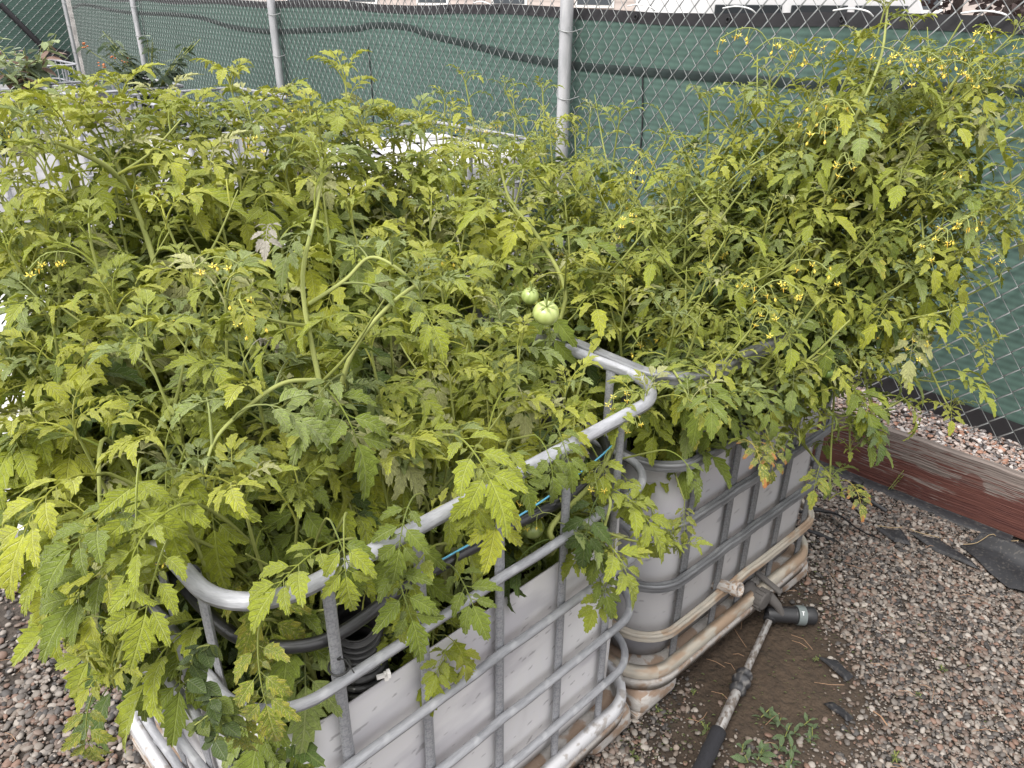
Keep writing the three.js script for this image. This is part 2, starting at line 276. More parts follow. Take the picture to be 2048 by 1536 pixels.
function tote(label, o) {
  const { L, D, ang } = o, t = thing('caged_tote', label, 'tote', W(o.x, 0, o.z), ang * D2R, o.group);
  const mt = o.mat, r = o.r ?? 0.125, loop = roundRect(L, D, r, o.lod ? 5 : 10, o.lod ? 2 : 10);
  const circ = (rx, ry, y, ridge = 0) => { const n = o.lod ? 6 : 12, P = []; for (let k = 0; k < n; k++) { const a = k / n * 6.2832, m = ridge && Math.abs(Math.sin(a * 1.5)) > 0.9 ? 1 - ridge : 1; P.push([Math.cos(a) * rx * m, y - Math.sin(a) * ry * m]); } return P; };
  const boxy = (a, b, y) => [[-a, y - b], [-a, y + b * 0.8], [-a * 0.6, y + b], [-a * 0.1, y + b * 0.75], [a * 0.1, y + b * 0.75], [a * 0.6, y + b], [a, y + b * 0.7], [a, y + b * 0.2], [a * 0.82, y], [a, y - b * 0.2], [a, y - b]].reverse();
  const dent = (x, z) => { let d = 0; for (const [ux, uz] of ups) d = Math.max(d, Math.exp(-((x - ux) ** 2 + (z - uz) ** 2) / 0.0005)); return -0.003 * d; };
  const ups = []; for (const u of o.front) ups.push([u - L / 2, D / 2, 0, 1], [u - L / 2, -D / 2, 0, -1]); for (const u of o.sideUps) ups.push([-L / 2, D / 2 - u, -1, 0], [L / 2, D / 2 - u, 1, 0]);
  o.rails.forEach((y, i) => {
    const top = i === 0, flat = o.square;
    const prof = flat ? boxy(top ? 0.015 : 0.011, top ? 0.016 : 0.012, y) : top ? circ(0.0148, 0.0152, y, 0.1) : circ(0.0106, 0.0106, y);
    part('rail', sweep(loop, prof, true, 0, loop.length - 1, top || o.lod ? null : dent), o.railMats?.[i] ?? mt, t);
  });
  // the low frame that stands on the pallet
  part('base_rail', sweep(loop, [[-0.012, 0.175], [0.012, 0.172], [0.016, 0.145], [0.006, 0.135], [-0.012, 0.14]].reverse(), true), o.railMats?.[9] ?? mt, t);
  const yTop = o.rails[0] - 0.006, yBot = 0.15;
  for (const [x, z, ox, oz] of ups) {
    const g = new MB(), n = o.lod ? 2 : 26, prof = []; const k8 = o.lod ? 6 : 10;
    for (let j = 0; j <= n; j++) {
      const y = lerp(yBot, yTop, j / n); let w = o.square ? 0.0145 : 0.0118, dd = 0.0078;
      for (const ry of o.rails) { const e = Math.exp(-((y - ry) ** 2) / 0.0004); w *= 1 + 0.25 * e; dd *= 1 - 0.45 * e; }
      const row = []; for (let k = 0; k <= k8; k++) { const a = k / k8 * 6.2832, rid = o.square && Math.abs(Math.cos(a)) < 0.35 ? 0.72 : 1, lx = Math.cos(a) * w, lz = Math.sin(a) * dd * rid - 0.0185; row.push(g.v(x + lx * Math.abs(oz) + ox * lz, y, z + lx * Math.abs(ox) + oz * lz, k / k8, y * 3)); }
      prof.push(row);
    }
    for (let j = 0; j < n; j++) for (let k = 0; k < k8; k++) g.quad(prof[j][k], prof[j + 1][k], prof[j + 1][k + 1], prof[j][k + 1]);
    part('upright', g.geo(), mt, t);
  }
  // plastic tank: outer wall, rim, inner wall
  const inset = 0.036, tl = roundRect(L - inset * 2, D - inset * 2, r * 0.95, o.lod ? 5 : 10, o.lod ? 2 : 8), rim = o.rim, wall = [];
  const per = tl.reduce((s, p, k) => k ? s + Math.hypot(p[0] - tl[k - 1][0], p[1] - tl[k - 1][1]) : 0, 0);
  if (o.closed) {
    const prof = [[-0.05, 0.15], [-0.012, 0.17], [0, 0.22], [0.004, rim * 0.5], [0.002, rim - 0.07], [-0.015, rim - 0.02], [-0.06, rim], [-0.2, rim + 0.02], [-Math.min(L, D) * 0.44, rim + 0.03]];
    part('tank', sweep(tl, prof.reverse(), false), o.tankMat, t);
  } else {
    const prof = [[-0.045, 0.15], [-0.01, 0.168], [0, 0.21]]; for (let k = 1; k <= 10; k++) prof.push([0.005 * Math.sin(k / 10 * 3.14), lerp(0.21, rim, k / 10)]); prof.push([-0.0015, rim + 0.001], [-0.0045, rim - 0.001], [-0.006, rim - 0.2], [-0.006, 0.4], [-0.05, 0.35]);
    const g = sweep(tl, prof, false), u = g.attributes.uv, p = g.attributes.position;
    for (let k = 0; k < u.count; k++) u.setXY(k, u.getX(k) / per, (p.getY(k) - 0.14) / (rim - 0.14));
    const nrm = g.index.array; for (let k = 0; k < nrm.length; k += 3) { const a = nrm[k]; nrm[k] = nrm[k + 1]; nrm[k + 1] = a; } g.computeVertexNormals();
    part('tank', g, o.tankMat, t);
    const so = roundRect(L - 0.1, D - 0.1, r, 8, 4), sm = new MB(), c0 = sm.v(0, 0, 0), sr = []; for (let q = 1; q <= 8; q++) sr.push(so.map(([x, z]) => sm.v(x * q / 8, 0, z * q / 8, x, z)));
    for (let e = 0; e + 1 < so.length; e++) { sm.tri(c0, sr[0][e + 1], sr[0][e]); for (let q = 0; q < 7; q++) sm.quad(sr[q][e], sr[q][e + 1], sr[q + 1][e + 1], sr[q + 1][e]); }
    const sg = sm.geo(), sp = sg.attributes.position;
    for (let k = 0; k < sp.count; k++) sp.setY(k, 0.03 * (fbm(sp.getX(k) * 7 + 5, sp.getZ(k) * 7, 97) - 0.5)); sg.computeVertexNormals();
    part('soil', sg, soilMat, t, null, new V3(0, o.soil, 0));
  }
  // pallet: deck frame, corner feet and runners
  const pl = roundRect(L + 0.0, D + 0.0, r, o.lod ? 5 : 10, 4);
  const deck = part('pallet', sweep(pl, [[0.012, 0.095], [0.016, 0.128], [0.004, 0.133], [-0.02, 0.128], [-0.03, 0.15], [-0.05, 0.152], [-0.16, 0.14], [-0.16, 0.1]].reverse(), true), dirtyWhite, t);
  if (!o.lod) {
    for (const sx of [-1, 1]) for (const sz of [-1, 1]) { const f = new RoundedBoxGeometry(0.2, 0.1, 0.2, 4, 0.045); part('foot', f, footMat, deck, null, new V3(sx * (L / 2 - 0.098), 0.048, sz * (D / 2 - 0.098))); }
    for (const sz of [-1, 1]) part('foot', new RoundedBoxGeometry(0.15, 0.1, 0.12, 3, 0.03), footMat, deck, null, new V3(0.03, 0.048, sz * (D / 2 - 0.1)));
    for (const sx of [-1, 1]) part('foot', new RoundedBoxGeometry(0.12, 0.1, 0.15, 3, 0.03), footMat, deck, null, new V3(sx * (L / 2 - 0.07), 0.048, 0));
    for (const sx of [-1, 1]) part('runner', new RoundedBoxGeometry(0.13, 0.022, D - 0.02, 2, 0.008), dirtyWhite, deck, null, new V3(sx * (L / 2 - 0.062), 0.0115, 0));
  }
  return t;
}
const A = { L: 1.1, D: 1.0, ang: 44.8, x: -0.365, z: 1.599 }, B = { L: 1.0, D: 1.2, ang: 42.3, x: 0.361, z: 2.42 };
const RAILS = [1.135, 0.9, 0.69, 0.485, 0.305];
const toteA = tote('near caged tote with light galvanised rails and its white tank cut open low', { ...A, mat: galvA, front: [0.165, 0.352, 0.555, 0.755, 0.935], sideUps: [0.17, 0.36, 0.56, 0.78], rails: RAILS, rim: 0.795, soil: 0.6, tankMat: hdpe(31, { level: 0, mud: 0.55 }), railMats: { 9: whiteRail } });
const toteB = tote('caged tote with dark grey square rails and rusty lower rail right of the near one', { ...B, mat: galvB, square: true, front: [0.155, 0.355, 0.5, 0.69, 0.885], sideUps: [0.17, 0.4, 0.64, 0.88, 1.04], rails: [1.135, 0.885, 0.69, 0.485, 0.3], rim: 0.86, soil: 0.79, tankMat: hdpe(37, { level: 0.17, mud: 0.95, tone: 0.66 }), railMats: { 4: rustRail, 9: rustRail } });
const Apt = (u, y, d) => toteA.localToWorld(new V3(u - A.L / 2, y, A.D / 2 - d)), Bpt = (u, y, d) => toteB.localToWorld(new V3(u - B.L / 2, y, B.D / 2 - d));
toteA.updateMatrixWorld(true); toteB.updateMatrixWorld(true);
{ // outlet valve, drain stub and end cap on the far tote
  const z = B.D / 2, vm = std([0.085, 0.078, 0.074], 0.8);
  const body = new THREE.LatheGeometry([[0.001, 0], [0.05, 0], [0.055, 0.01], [0.055, 0.03], [0.044, 0.034], [0.044, 0.06], [0.05, 0.066], [0.05, 0.11], [0.04, 0.118], [0.001, 0.118]].map((p) => new THREE.Vector2(...p)), 20); body.rotateX(Math.PI / 2); body.translate(0.03, 0.17, z - 0.06);
  const ribs = []; for (let k = 0; k < 14; k++) { const a = k / 14 * 6.283, b = new THREE.BoxGeometry(0.008, 0.012, 0.04); b.translate(0, 0.05, 0); b.rotateZ(a); b.translate(0.03, 0.17, z + 0.03); ribs.push(b); }
  const v = part('valve', merge([body, ...ribs]), vm, toteB, 'dusty grey outlet valve with ribbed cap'); v.position.set(0.07, 0.03, 0.18); v.scale.setScalar(0.7);
  const h = new RoundedBoxGeometry(0.03, 0.02, 0.15, 3, 0.008); h.rotateX(0.25); h.translate(0.1, 0.225, z + 0.02); part('handle', h, vm, v);
  const tail = new MB().tube([new V3(0.1, 0.15, z + 0.03), new V3(0.13, 0.1, z + 0.07), new V3(0.14, 0.05, z + 0.1)], (t) => 0.028 - 0.012 * t, 10).geo(); part('lever', tail, vm, v);
  const st = new THREE.LatheGeometry([[0.001, 0], [0.019, 0], [0.019, 0.09], [0.024, 0.092], [0.024, 0.115], [0.016, 0.117], [0.014, 0.105], [0.001, 0.105]].map((p) => new THREE.Vector2(...p)), 16); st.rotateX(Math.PI / 2 - 0.35); st.translate(-0.13, 0.3, z - 0.055);
  part('drain_stub', st, dirtyWhite, toteB, 'short white pipe stub above the rusty rail');
}

// ------------------------------------------------------------ tomato leaves
function env(t) { t = clamp(t, 0, 1); return t < 0.3 ? Math.pow(Math.sin(t / 0.3 * Math.PI / 2), 0.8) : Math.pow(1 - (t - 0.3) / 0.7, 0.95) * 0.92 + 0.08 * Math.cos((t - 0.3) / 0.7 * Math.PI / 2); }
function leaflet(g, p, d, n, L, Wd, o) {
  const r = o.r, s = new V3().crossVectors(d, n).normalize(), st = [];
  if (o.T) {
    st.push([0, 0.08, 0, 0]);
    for (let i = 0; i < o.T; i++) {
      const dt = 0.86 / o.T, tv = 0.05 + dt * i, deep = i === 0 ? 0.8 : i === 1 ? 0.52 + 0.22 * r() : 0.72 + 0.16 * r();
      st.push([tv + dt * 0.12, env(tv + dt * 0.12) * deep, 0, 1]); st.push([tv + dt * 0.72, env(tv + dt * 0.62) * (0.97 + 0.1 * r()), 0.05 + 0.03 * r(), -1]);
    }
    st.push([0.93, env(0.93) * 0.75, 0, 1], [1, 0, 0, 0]);
  } else for (const t of [0, 0.2, 0.45, 0.72, 1]) st.push([t, t === 0 ? 0.1 : t === 1 ? 0 : env(t), 0, 0]);
  let c = p.clone(), lt = 0; const rows = [], tw = (r() - 0.5) * 0.5, side = (r() - 0.5) * 0.5, ph = r() * 6;
  for (const [t, w, fw, kind] of st) {
    const a = o.lift - o.droop * Math.pow(t, 1.3), dd = d.clone().multiplyScalar(Math.cos(a)).addScaledVector(n, Math.sin(a)), nn = n.clone().multiplyScalar(Math.cos(a)).addScaledVector(d, -Math.sin(a));
    dd.addScaledVector(s, side * t); c = c.clone().addScaledVector(dd, L * (t - lt)); lt = t;
    const ss = s.clone().multiplyScalar(Math.cos(tw * t)).addScaledVector(nn, Math.sin(tw * t)), n2 = nn.clone().multiplyScalar(Math.cos(tw * t)).addScaledVector(s, -Math.sin(tw * t));
    const f = o.fold * (1 - 0.45 * t), row = [], qs = o.T && !o.thin ? [-1, -0.55, 0, 0.55, 1] : [-1, 0, 1];
    for (const q of qs) {
      const aq = Math.abs(q), sg = Math.sign(q), pos = c.clone();
      if (q) {
        const wv = Wd * w * aq;
        let lift = Math.sin(f) * wv - (aq === 1 ? o.curl * Wd * w : 0) + (aq < 1 ? (kind > 0 ? -0.11 : 0.1) * Wd * Math.min(1, w * 1.5) : 0) + Math.sin(ph + t * 9 + sg) * 0.07 * Wd * w * aq;
        pos.addScaledVector(ss, sg * wv * Math.cos(f)).addScaledVector(n2, lift).addScaledVector(dd, fw * L * aq * aq + 0.03 * L * aq);
      }
      row.push(g.pv(pos, 0.5 + 0.5 * q * Math.min(1, w), t));
    }
    rows.push(row);
  }
  for (let k = 0; k + 1 < rows.length; k++) for (let j = 0; j + 1 < rows[0].length; j++) g.quad(rows[k][j], rows[k][j + 1], rows[k + 1][j + 1], rows[k + 1][j]);
}
function buildLeaf(seed, o) {                                   // unit length, petiole at the origin, growing along +z
  const r = rngOf(seed), g = new MB(), N = 7, pts = [new V3()], es = [];
  const e0 = o.e0 + (r() - 0.5) * 0.4, e1 = o.e1 + (r() - 0.5) * 0.5, bend = (r() - 0.5) * 0.6;
  for (let k = 0; k <= N; k++) { const t = k / N, e = lerp(e0, e1, Math.pow(t, 1.1)); es.push(e); if (k) pts.push(pts[k - 1].clone().add(new V3(Math.sin(bend * t) * Math.cos(e), Math.sin(e), Math.cos(bend * t) * Math.cos(e)).multiplyScalar(0.68 / N))); }
  g.tube(pts, (t) => o.rr * (1 - 0.55 * t), 4, false, [0.5, 0.5]);
  const spot = (s) => { const f = s * N, k = Math.min(N - 1, Math.floor(f)), p = pts[k].clone().lerp(pts[k + 1], f - k), t = pts[k + 1].clone().sub(pts[k]).normalize(), n = new V3(0, 1, 0).addScaledVector(t, -t.y).normalize(); return [p, t, n]; };
  const base = { r, fold: o.fold, curl: o.curl, thin: o.thin };
  for (const [s, len] of o.pairs) for (const sd of [-1, 1]) {
    const [p, t, n] = spot(clamp(s + (r() - 0.5) * 0.05)), a = 0.55 + 0.35 * r(), x = new V3().crossVectors(t, n).multiplyScalar(sd);
    const d = x.multiplyScalar(Math.cos(a)).addScaledVector(t, Math.sin(a)).normalize(), L = len * (0.82 + 0.36 * r()), q = p.clone().addScaledVector(d, 0.03 + 0.12 * len);
    g.tube([p, q], o.rr * 0.45, 3, false, [0.5, 0.5]);
    leaflet(g, q, d, n.clone().addScaledVector(d, -n.dot(d)).normalize(), L, L * o.wid, { ...base, T: len > 0.2 ? o.T : 0, droop: o.droop * (0.5 + r()), lift: 0.15 + 0.3 * r(), fold: o.fold * (0.5 + r()) });
  }
  const [p, t, n] = spot(0.999);
  leaflet(g, p, t, n, o.end * (0.9 + 0.2 * r()), o.end * o.wid * 1.08, { ...base, T: o.T + (o.T ? 1 : 0), droop: o.droop * (0.5 + 0.7 * r()), lift: 0.1, fold: o.fold * (0.5 + r()) });
  return g.geo();
}
const broad = [], broadFar = [], fine = [], young = [], youngFine = [];
for (let k = 0; k < 12; k++) broad.push(buildLeaf(200 + k, { e0: 0.55, e1: -0.75 - 0.05 * k, rr: 0.0105, pairs: [[0.34, 0.25], [0.5, 0.09], [0.64, 0.31], [0.8, 0.1], [0.9, 0.26]].slice(k % 3 === 0 ? 2 : 0), end: 0.4, T: 4, wid: 0.31, droop: 0.9, fold: 0.5, curl: 0.12 }));
for (let k = 0; k < 10; k++) broadFar.push(buildLeaf(250 + k, { e0: 0.6, e1: -0.7 - 0.05 * k, rr: 0.0105, pairs: [[0.34, 0.25], [0.64, 0.31], [0.9, 0.26]].slice(k % 3 === 0 ? 1 : 0), end: 0.4, thin: true, T: 3, wid: 0.3, droop: 0.9, fold: 0.5, curl: 0.12 }));
for (let k = 0; k < 12; k++) fine.push(buildLeaf(300 + k, { e0: 0.5, e1: -0.6 - 0.05 * k, rr: 0.0095, pairs: [[0.34, 0.22], [0.45, 0.08], [0.58, 0.28], [0.7, 0.08], [0.82, 0.25]].slice(k % 4 === 0 ? 2 : 0), end: 0.36, thin: true, T: 3, wid: 0.29, droop: 1.0, fold: 0.5, curl: 0.12 }));
for (let k = 0; k < 6; k++) young.push(buildLeaf(400 + k, { e0: 1.2, e1: 0.2 - 0.12 * k, rr: 0.016, pairs: [[0.5, 0.22], [0.72, 0.28], [0.92, 0.28]], end: 0.4, thin: true, T: 3, wid: 0.27, droop: 1.2, fold: 0.75, curl: 0.15 }));
for (let k = 0; k < 6; k++) youngFine.push(buildLeaf(450 + k, { e0: 1.15, e1: 0.1 - 0.12 * k, rr: 0.014, pairs: [[0.5, 0.2], [0.75, 0.24]], end: 0.34, thin: true, T: 2, wid: 0.26, droop: 1.1, fold: 0.7, curl: 0.12 }));
// flower truss: arching pedicels, green sepals, yellow reflexed petals
function truss(seed, n) {
  const r = rngOf(seed), g = new MB(), col = (k, c) => { while (g.c.length < g.p.length) g.c.push(...c); };
  const G = [0.27, 0.31, 0.09], Y = [0.74, 0.6, 0.09], main = curve([new V3(), new V3(0, 0.03, 0.045), new V3((r() - 0.5) * 0.03, 0.025, 0.1), new V3((r() - 0.5) * 0.05, -0.01, 0.14)], 8);
  g.tube(main, 0.0016, 4); col(0, G);
  for (let k = 0; k < n; k++) {
    const b = main[Math.min(8, 3 + Math.floor(k * 6 / n))], sd = k % 2 ? 1 : -1, e = b.clone().add(new V3(sd * (0.012 + 0.02 * r()), -0.012 - 0.022 * r(), 0.012 * r()));
    g.tube(curve([b, b.clone().lerp(e, 0.5).add(new V3(0, 0.012, 0)), e], 4), 0.0011, 4); col(0, G);
    const ax = new V3(sd * 0.3, -1, (r() - 0.5) * 0.8).normalize(), X = new V3(1, 0, 0).addScaledVector(ax, -ax.x).normalize(), Z = new V3().crossVectors(ax, X), open = r() < 0.65, pl = open ? 0.012 + 0.003 * r() : 0.009;
    for (let q = 0; q < 5; q++) {
      const a = q / 5 * 6.283 + r() * 0.3, o = X.clone().multiplyScalar(Math.cos(a)).addScaledVector(Z, Math.sin(a)), w = new V3().crossVectors(o, ax).multiplyScalar(0.0024);
      const m = e.clone().addScaledVector(o, open ? pl * 0.6 : 0.0035).addScaledVector(ax, open ? 0.002 : pl * 0.6), tp = e.clone().addScaledVector(o, open ? pl : 0.0015).addScaledVector(ax, open ? -0.004 * r() : pl * 1.3);
      const i0 = g.pv(e, 0, 0), i1 = g.pv(m.clone().add(w), 0, 0), i2 = g.pv(m.clone().sub(w), 0, 0), i3 = g.pv(tp, 0, 0); g.tri(i0, i1, i2); g.tri(i1, i3, i2); col(0, Y);
      const so = o.clone().applyAxisAngle(ax, 0.6), s1 = e.clone().addScaledVector(so, 0.011).addScaledVector(ax, -0.005), sw = new V3().crossVectors(so, ax).multiplyScalar(0.0009), j0 = g.pv(e.clone().add(sw), 0, 0), j1 = g.pv(e.clone().sub(sw), 0, 0), j2 = g.pv(s1, 0, 0); g.tri(j0, j1, j2); col(0, G);
    }
    g.tube([e, e.clone().addScaledVector(ax, 0.006), e.clone().addScaledVector(ax, 0.0115)], (t) => 0.0023 * (1 - 0.7 * t), 5); col(0, [0.68, 0.44, 0.05]);
  }
  return g.geo();
}
const trusses = [0, 1, 2, 3, 4].map((k) => truss(500 + k, 5 + k % 3));
const trussMat = new THREE.MeshStandardMaterial({ vertexColors: true, roughness: 0.7, side: THREE.DoubleSide });

// ------------------------------------------------------------ tomato plants
function Plant(label, base, kind, seed) {
  const t = thing('tomato_plant', label, 'tomato plant', base, 0), r = rngOf(seed);
  return { t, base, r, kind, n: 0, side: new MB() };
}
const frontA = new V3(); { const a = Apt(0, 0, 0), b = Apt(1, 0, 0); frontA.subVectors(b, a).cross(new V3(0, 1, 0)).normalize(); }
const A0 = Apt(0, 0, 0), B0 = Bpt(0, 0, 0), frontB = (() => { const a = Bpt(0, 0, 0), b = Bpt(1, 0, 0); return b.sub(a).cross(new V3(0, 1, 0)).normalize(); })();
function pickMat(P, age) {                                      // age 0 at the growing tip .. 1 old
  const q = P.r();
  if (age < 0.25) return q < 0.45 ? LM.lime : q < 0.8 ? LM.fresh : q < 0.93 ? LM.sage : LM.pale;
  if (age < 0.6) return q < 0.34 ? LM.fresh : q < 0.62 ? LM.mid : q < 0.76 ? LM.lime : q < 0.88 ? LM.sage : q < 0.94 ? LM.pale : LM.deep;
  return q < 0.36 ? LM.mid : q < 0.62 ? LM.deep : q < 0.9 ? LM.fresh : q < 0.94 ? LM.tired : q < 0.99 ? LM.sage : P.at === 'B' ? LM.burnt : LM.mid;
}
const OPEN = [[640, 740, 608, 560, 26, 1.24], [625, 605, 780, 520, 22, 1.25], [700, 720, 840, 570, 22, 1.24], [620, 768, 470, 830, 16, 1.15], [405, 960, 450, 860, 30, 1.04], [300, 560, 220, 310, 36, 1.65], [1085, 615, 1060, 590, 62, 1.72], [1065, 1055, 1065, 1055, 40, 1.4], [700, 1210, 735, 1420, 95, 1.16], [900, 1180, 1080, 1085, 40, 1.4], [1240, 930, 1330, 840, 36, 1.6], [1130, 690, 1330, 750, 38, 1.78], [470, 1205, 560, 1195, 34, 0.98], [270, 1270, 400, 1500, 70, 1.05], [400, 1260, 480, 1420, 60, 0.95], [1380, 760, 1460, 715, 20, 1.7]];
function addLeaf(P, pos, yaw, size, age, o = {}) {
  const small = age < 0.12 && !o.big, set = P.kind === 'fine' ? (small ? youngFine : fine) : (small ? young : P.far ? broadFar : broad);
  if (!o.free) {
    const tipx = pos.clone().add(new V3(Math.sin(yaw), 0, Math.cos(yaw)).multiplyScalar(size * 0.8));
    const dA = tipx.clone().sub(A0).dot(frontA), dB = tipx.clone().sub(B0).dot(frontB);
    if (P.at === 'A' && dA > 0.02 && pos.y < 1.32 && P.r() < 0.85) return null;
    if (P.at === 'B' && dB > 0.03 && pos.y < 1.3 && P.r() < 0.5) return null;
    if (P.at === 'B' && tipx.x + 0.8 * -tipx.z > 4.4) return null;
  }
  if (!o.free) for (const [a, b, c, d, rad, zf] of OPEN) {        // gaps in the foliage before the bare stems, fruit and pipe
    for (const f of [0.2, 0.55, 0.95]) {
      const q = pos.clone().add(new V3(Math.sin(yaw), -0.35 * f, Math.cos(yaw)).multiplyScalar(size * f)); if (-q.z > zf) continue;
      const s = q.project(camera), x = (s.x + 1) * 1024, y = (1 - s.y) * 768, L2 = (c - a) ** 2 + (d - b) ** 2, t = L2 ? clamp(((x - a) * (c - a) + (y - b) * (d - b)) / L2) : 0;
      if (Math.hypot(x - a - t * (c - a), y - b - t * (d - b)) < rad) return null;
    }
  }
  if (P.n >= 300) return null;
  const m = part('leaf', set[Math.floor(P.r() * set.length)], o.mat ?? pickMat(P, age), P.t);
  m.position.copy(pos).sub(P.base); m.rotation.set((o.pitch ?? 0) + (P.r() - 0.5) * 0.5, yaw, (P.r() - 0.5) * 0.5, 'YXZ'); m.scale.setScalar(size); P.n++;
  return m;
}
function addTruss(P, pos, yaw, s = 1) { const m = part('flower_cluster', trusses[Math.floor(P.r() * 5)], trussMat, P.t); m.position.copy(pos).sub(P.base); m.rotation.set((P.r() - 0.5) * 0.5, yaw, 0, 'YXZ'); m.scale.setScalar(s * (0.68 + 0.22 * P.r())); }
function addStem(P, pts, o = {}) {
  const r = P.r, n = 26, c = curve(pts, n), r0 = o.r0 ?? 0.0075, r1 = o.r1 ?? 0.0022, big = P.kind === 'fine' ? 0.2 : 0.25;
  let len = 0; const cum = [0]; for (let k = 1; k <= n; k++) { len += c[k].distanceTo(c[k - 1]); cum.push(len); }
  const g = new MB().tube(c.map((p) => p.clone().sub(P.base)), (t) => lerp(r0, r1, Math.pow(t, 1.2)), 7); part('stem', g.geo(), o.mat ?? stemMat, P.t);
  const spot = (d) => { let k = 1; while (k < n && cum[k] < d) k++; const f = (d - cum[k - 1]) / (cum[k] - cum[k - 1]); return c[k - 1].clone().lerp(c[k], clamp(f)); };
  let yaw = r() * 6.28, step = (P.kind === 'fine' ? 0.05 : 0.054) * (o.sparse ?? 1);
  for (let d = (o.from ?? 0.12) * len; d < len - 0.015; d += step * (0.75 + 0.5 * r())) {
    const t = d / len, left = len - d, age = clamp(left / 0.75 * (o.old ?? 1) + (o.age ?? 0)), p = spot(d);
    yaw += 2.4 + (r() - 0.5) * 0.9;
    const sz = big * (o.size ?? 1) * lerp(0.5, 1.05, sstep(0, 0.22, left)) * (0.8 + 0.4 * r());
    addLeaf(P, p, yaw, sz, age, { pitch: left < 0.12 ? -0.2 : 0, ...(o.leaf ?? {}) });
    if (o.flowers && left < 0.5 && r() < o.flowers) addTruss(P, p, yaw + 2 + r());
    if (!o.plain && left > 0.12 && t > 0.25 && r() < (o.branch ?? 0.3)) {   // side shoot
      const sl = 0.1 + 0.16 * r(), sy = yaw + 0.3, e = p.clone().add(new V3(Math.sin(sy) * sl * 0.75, sl * (0.35 + 0.6 * r()), Math.cos(sy) * sl * 0.75)), sc = curve([p, p.clone().lerp(e, 0.5).add(new V3(0, -0.012, 0)), e], 6);
      P.side.tube(sc.map((q) => q.clone().sub(P.base)), (u) => lerp(0.0036, 0.0014, u), 5);
      let y2 = sy; for (let u = 0.35; u <= 1.001; u += 0.22) { y2 += 2.4; addLeaf(P, sc[Math.round(u * 6)], y2, big * lerp(0.75, 0.4, u) * (0.8 + 0.4 * r()), clamp(0.5 - u * 0.5 + (o.age ?? 0)), o.leaf ?? {}); }
      if (o.flowers && r() < o.flowers * 1.4) addTruss(P, e, sy);
    }
  }
  for (let k = 0; k < 4; k++) addLeaf(P, c[n].clone().add(new V3(0, -0.006 * k, 0)), yaw + k * 1.7, big * (0.34 + 0.08 * k) * (o.size ?? 1), 0.02, { pitch: -0.35, ...(o.leaf ?? {}) });
}
// stems go to the place of a shoot tip; each belongs to the nearest plant of its tote
function growTo(list, tip, o = {}) {
  let P = null, best = 1e9; for (const q of list) { if (q.n > 268) continue; const d = Math.hypot(q.base.x - tip.x, q.base.z - tip.z) + 0.16 * q.n / 100; if (d < best) { best = d; P = q; } }
  if (o.plant !== undefined) P = list[o.plant]; if (!P) return;
  const r = P.r, b = P.base.clone().add(new V3((r() - 0.5) * 0.1, 0, (r() - 0.5) * 0.1)), h = tip.clone().sub(b), top = Math.max(tip.y, b.y + 0.25);
  const over = o.over ? Math.max(o.over, top) : top, out = Math.hypot(h.x, h.z);
  const p1 = b.clone().addScaledVector(h, o.over ? 0.18 : 0.3).setY(lerp(b.y, over, o.over ? 0.42 : 0.34)), p2 = b.clone().addScaledVector(h, o.over ? 0.55 : 0.74).setY(o.over ? over : lerp(b.y, over, 0.68));
  const jt = () => (r() - 0.5) * 0.07; p1.x += jt(); p1.z += jt(); p2.x += jt(); p2.z += jt();
  addStem(P, [b, p1, p2, tip], { r0: 0.0045 + 0.0025 * r(), ...o });
}
const plantsA = [
  ['tomato plant in the front left corner of the near tote, leaves over its curved rail', 0.2, 0.2], ['tomato plant behind the front rail in the middle of the near tote', 0.52, 0.2], ['tomato plant with a flowering shoot over the right front corner of the near tote', 0.88, 0.26],
  ['tomato plant with the thick pale bare stem in the centre of the near tote', 0.42, 0.5], ['tomato plant spilling over the left side of the near tote down to the pebbles', 0.1, 0.52], ['tomato plant in the far left corner of the near tote, tallest shoots at upper left', 0.18, 0.86], ['tomato plant at the back of the near tote with two large green fruits', 0.8, 0.72],
  ['tomato plant at the back of the near tote, before the closed white tote', 0.48, 0.86], ['tomato plant right of the thick pale stem inside the near tote', 0.68, 0.46],
  ['tomato plant at the rear left of the near tote, before the third grey post', 0.32, 0.9], ['tomato plant in the rear right corner of the near tote, before the middle post', 0.9, 0.9],
].map(([l, u, d], k) => { const P = Plant(l, Apt(u, 0.6, d), 'broad', 700 + k); P.at = 'A'; P.far = d > 0.7; return P; });
const plantsB = [
  ['small-leaved tomato plant in the left front of the dark-railed tote', 0.22, 0.22], ['small-leaved tomato plant in the right front of the dark-railed tote, hanging over the red board', 0.76, 0.22], ['small-leaved flowering tomato plant in the middle left of the dark-railed tote', 0.26, 0.6], ['tall small-leaved tomato plant leaning right against the fence, full of yellow flowers', 0.76, 0.52], ['small-leaved tomato plant at the far left end of the dark-railed tote, before the grey post', 0.26, 1.04], ['small-leaved tomato plant at the far right end of the dark-railed tote, nearest the green screen', 0.78, 0.94],
  ['small-leaved tomato plant in the very middle of the dark-railed tote', 0.52, 0.42], ['small-leaved tomato plant at the far end of the dark-railed tote, between two others', 0.52, 0.86],
  ['small-leaved tomato plant at the right rear edge of the dark-railed tote, hanging beside the board', 0.88, 0.34],
  ['small-leaved tomato plant at the front middle of the dark-railed tote, left of the board', 0.62, 0.2], ['small-leaved tomato plant in the dark-railed tote, against the right side of the near tote', 0.12, 0.8],
  ['small-leaved tomato plant with shoots reaching over the right side into the fence wires', 0.9, 0.68],
].map(([l, u, d], k) => { const P = Plant(l, Bpt(u, 0.79, d), 'fine', 800 + k); P.at = 'B'; return P; });

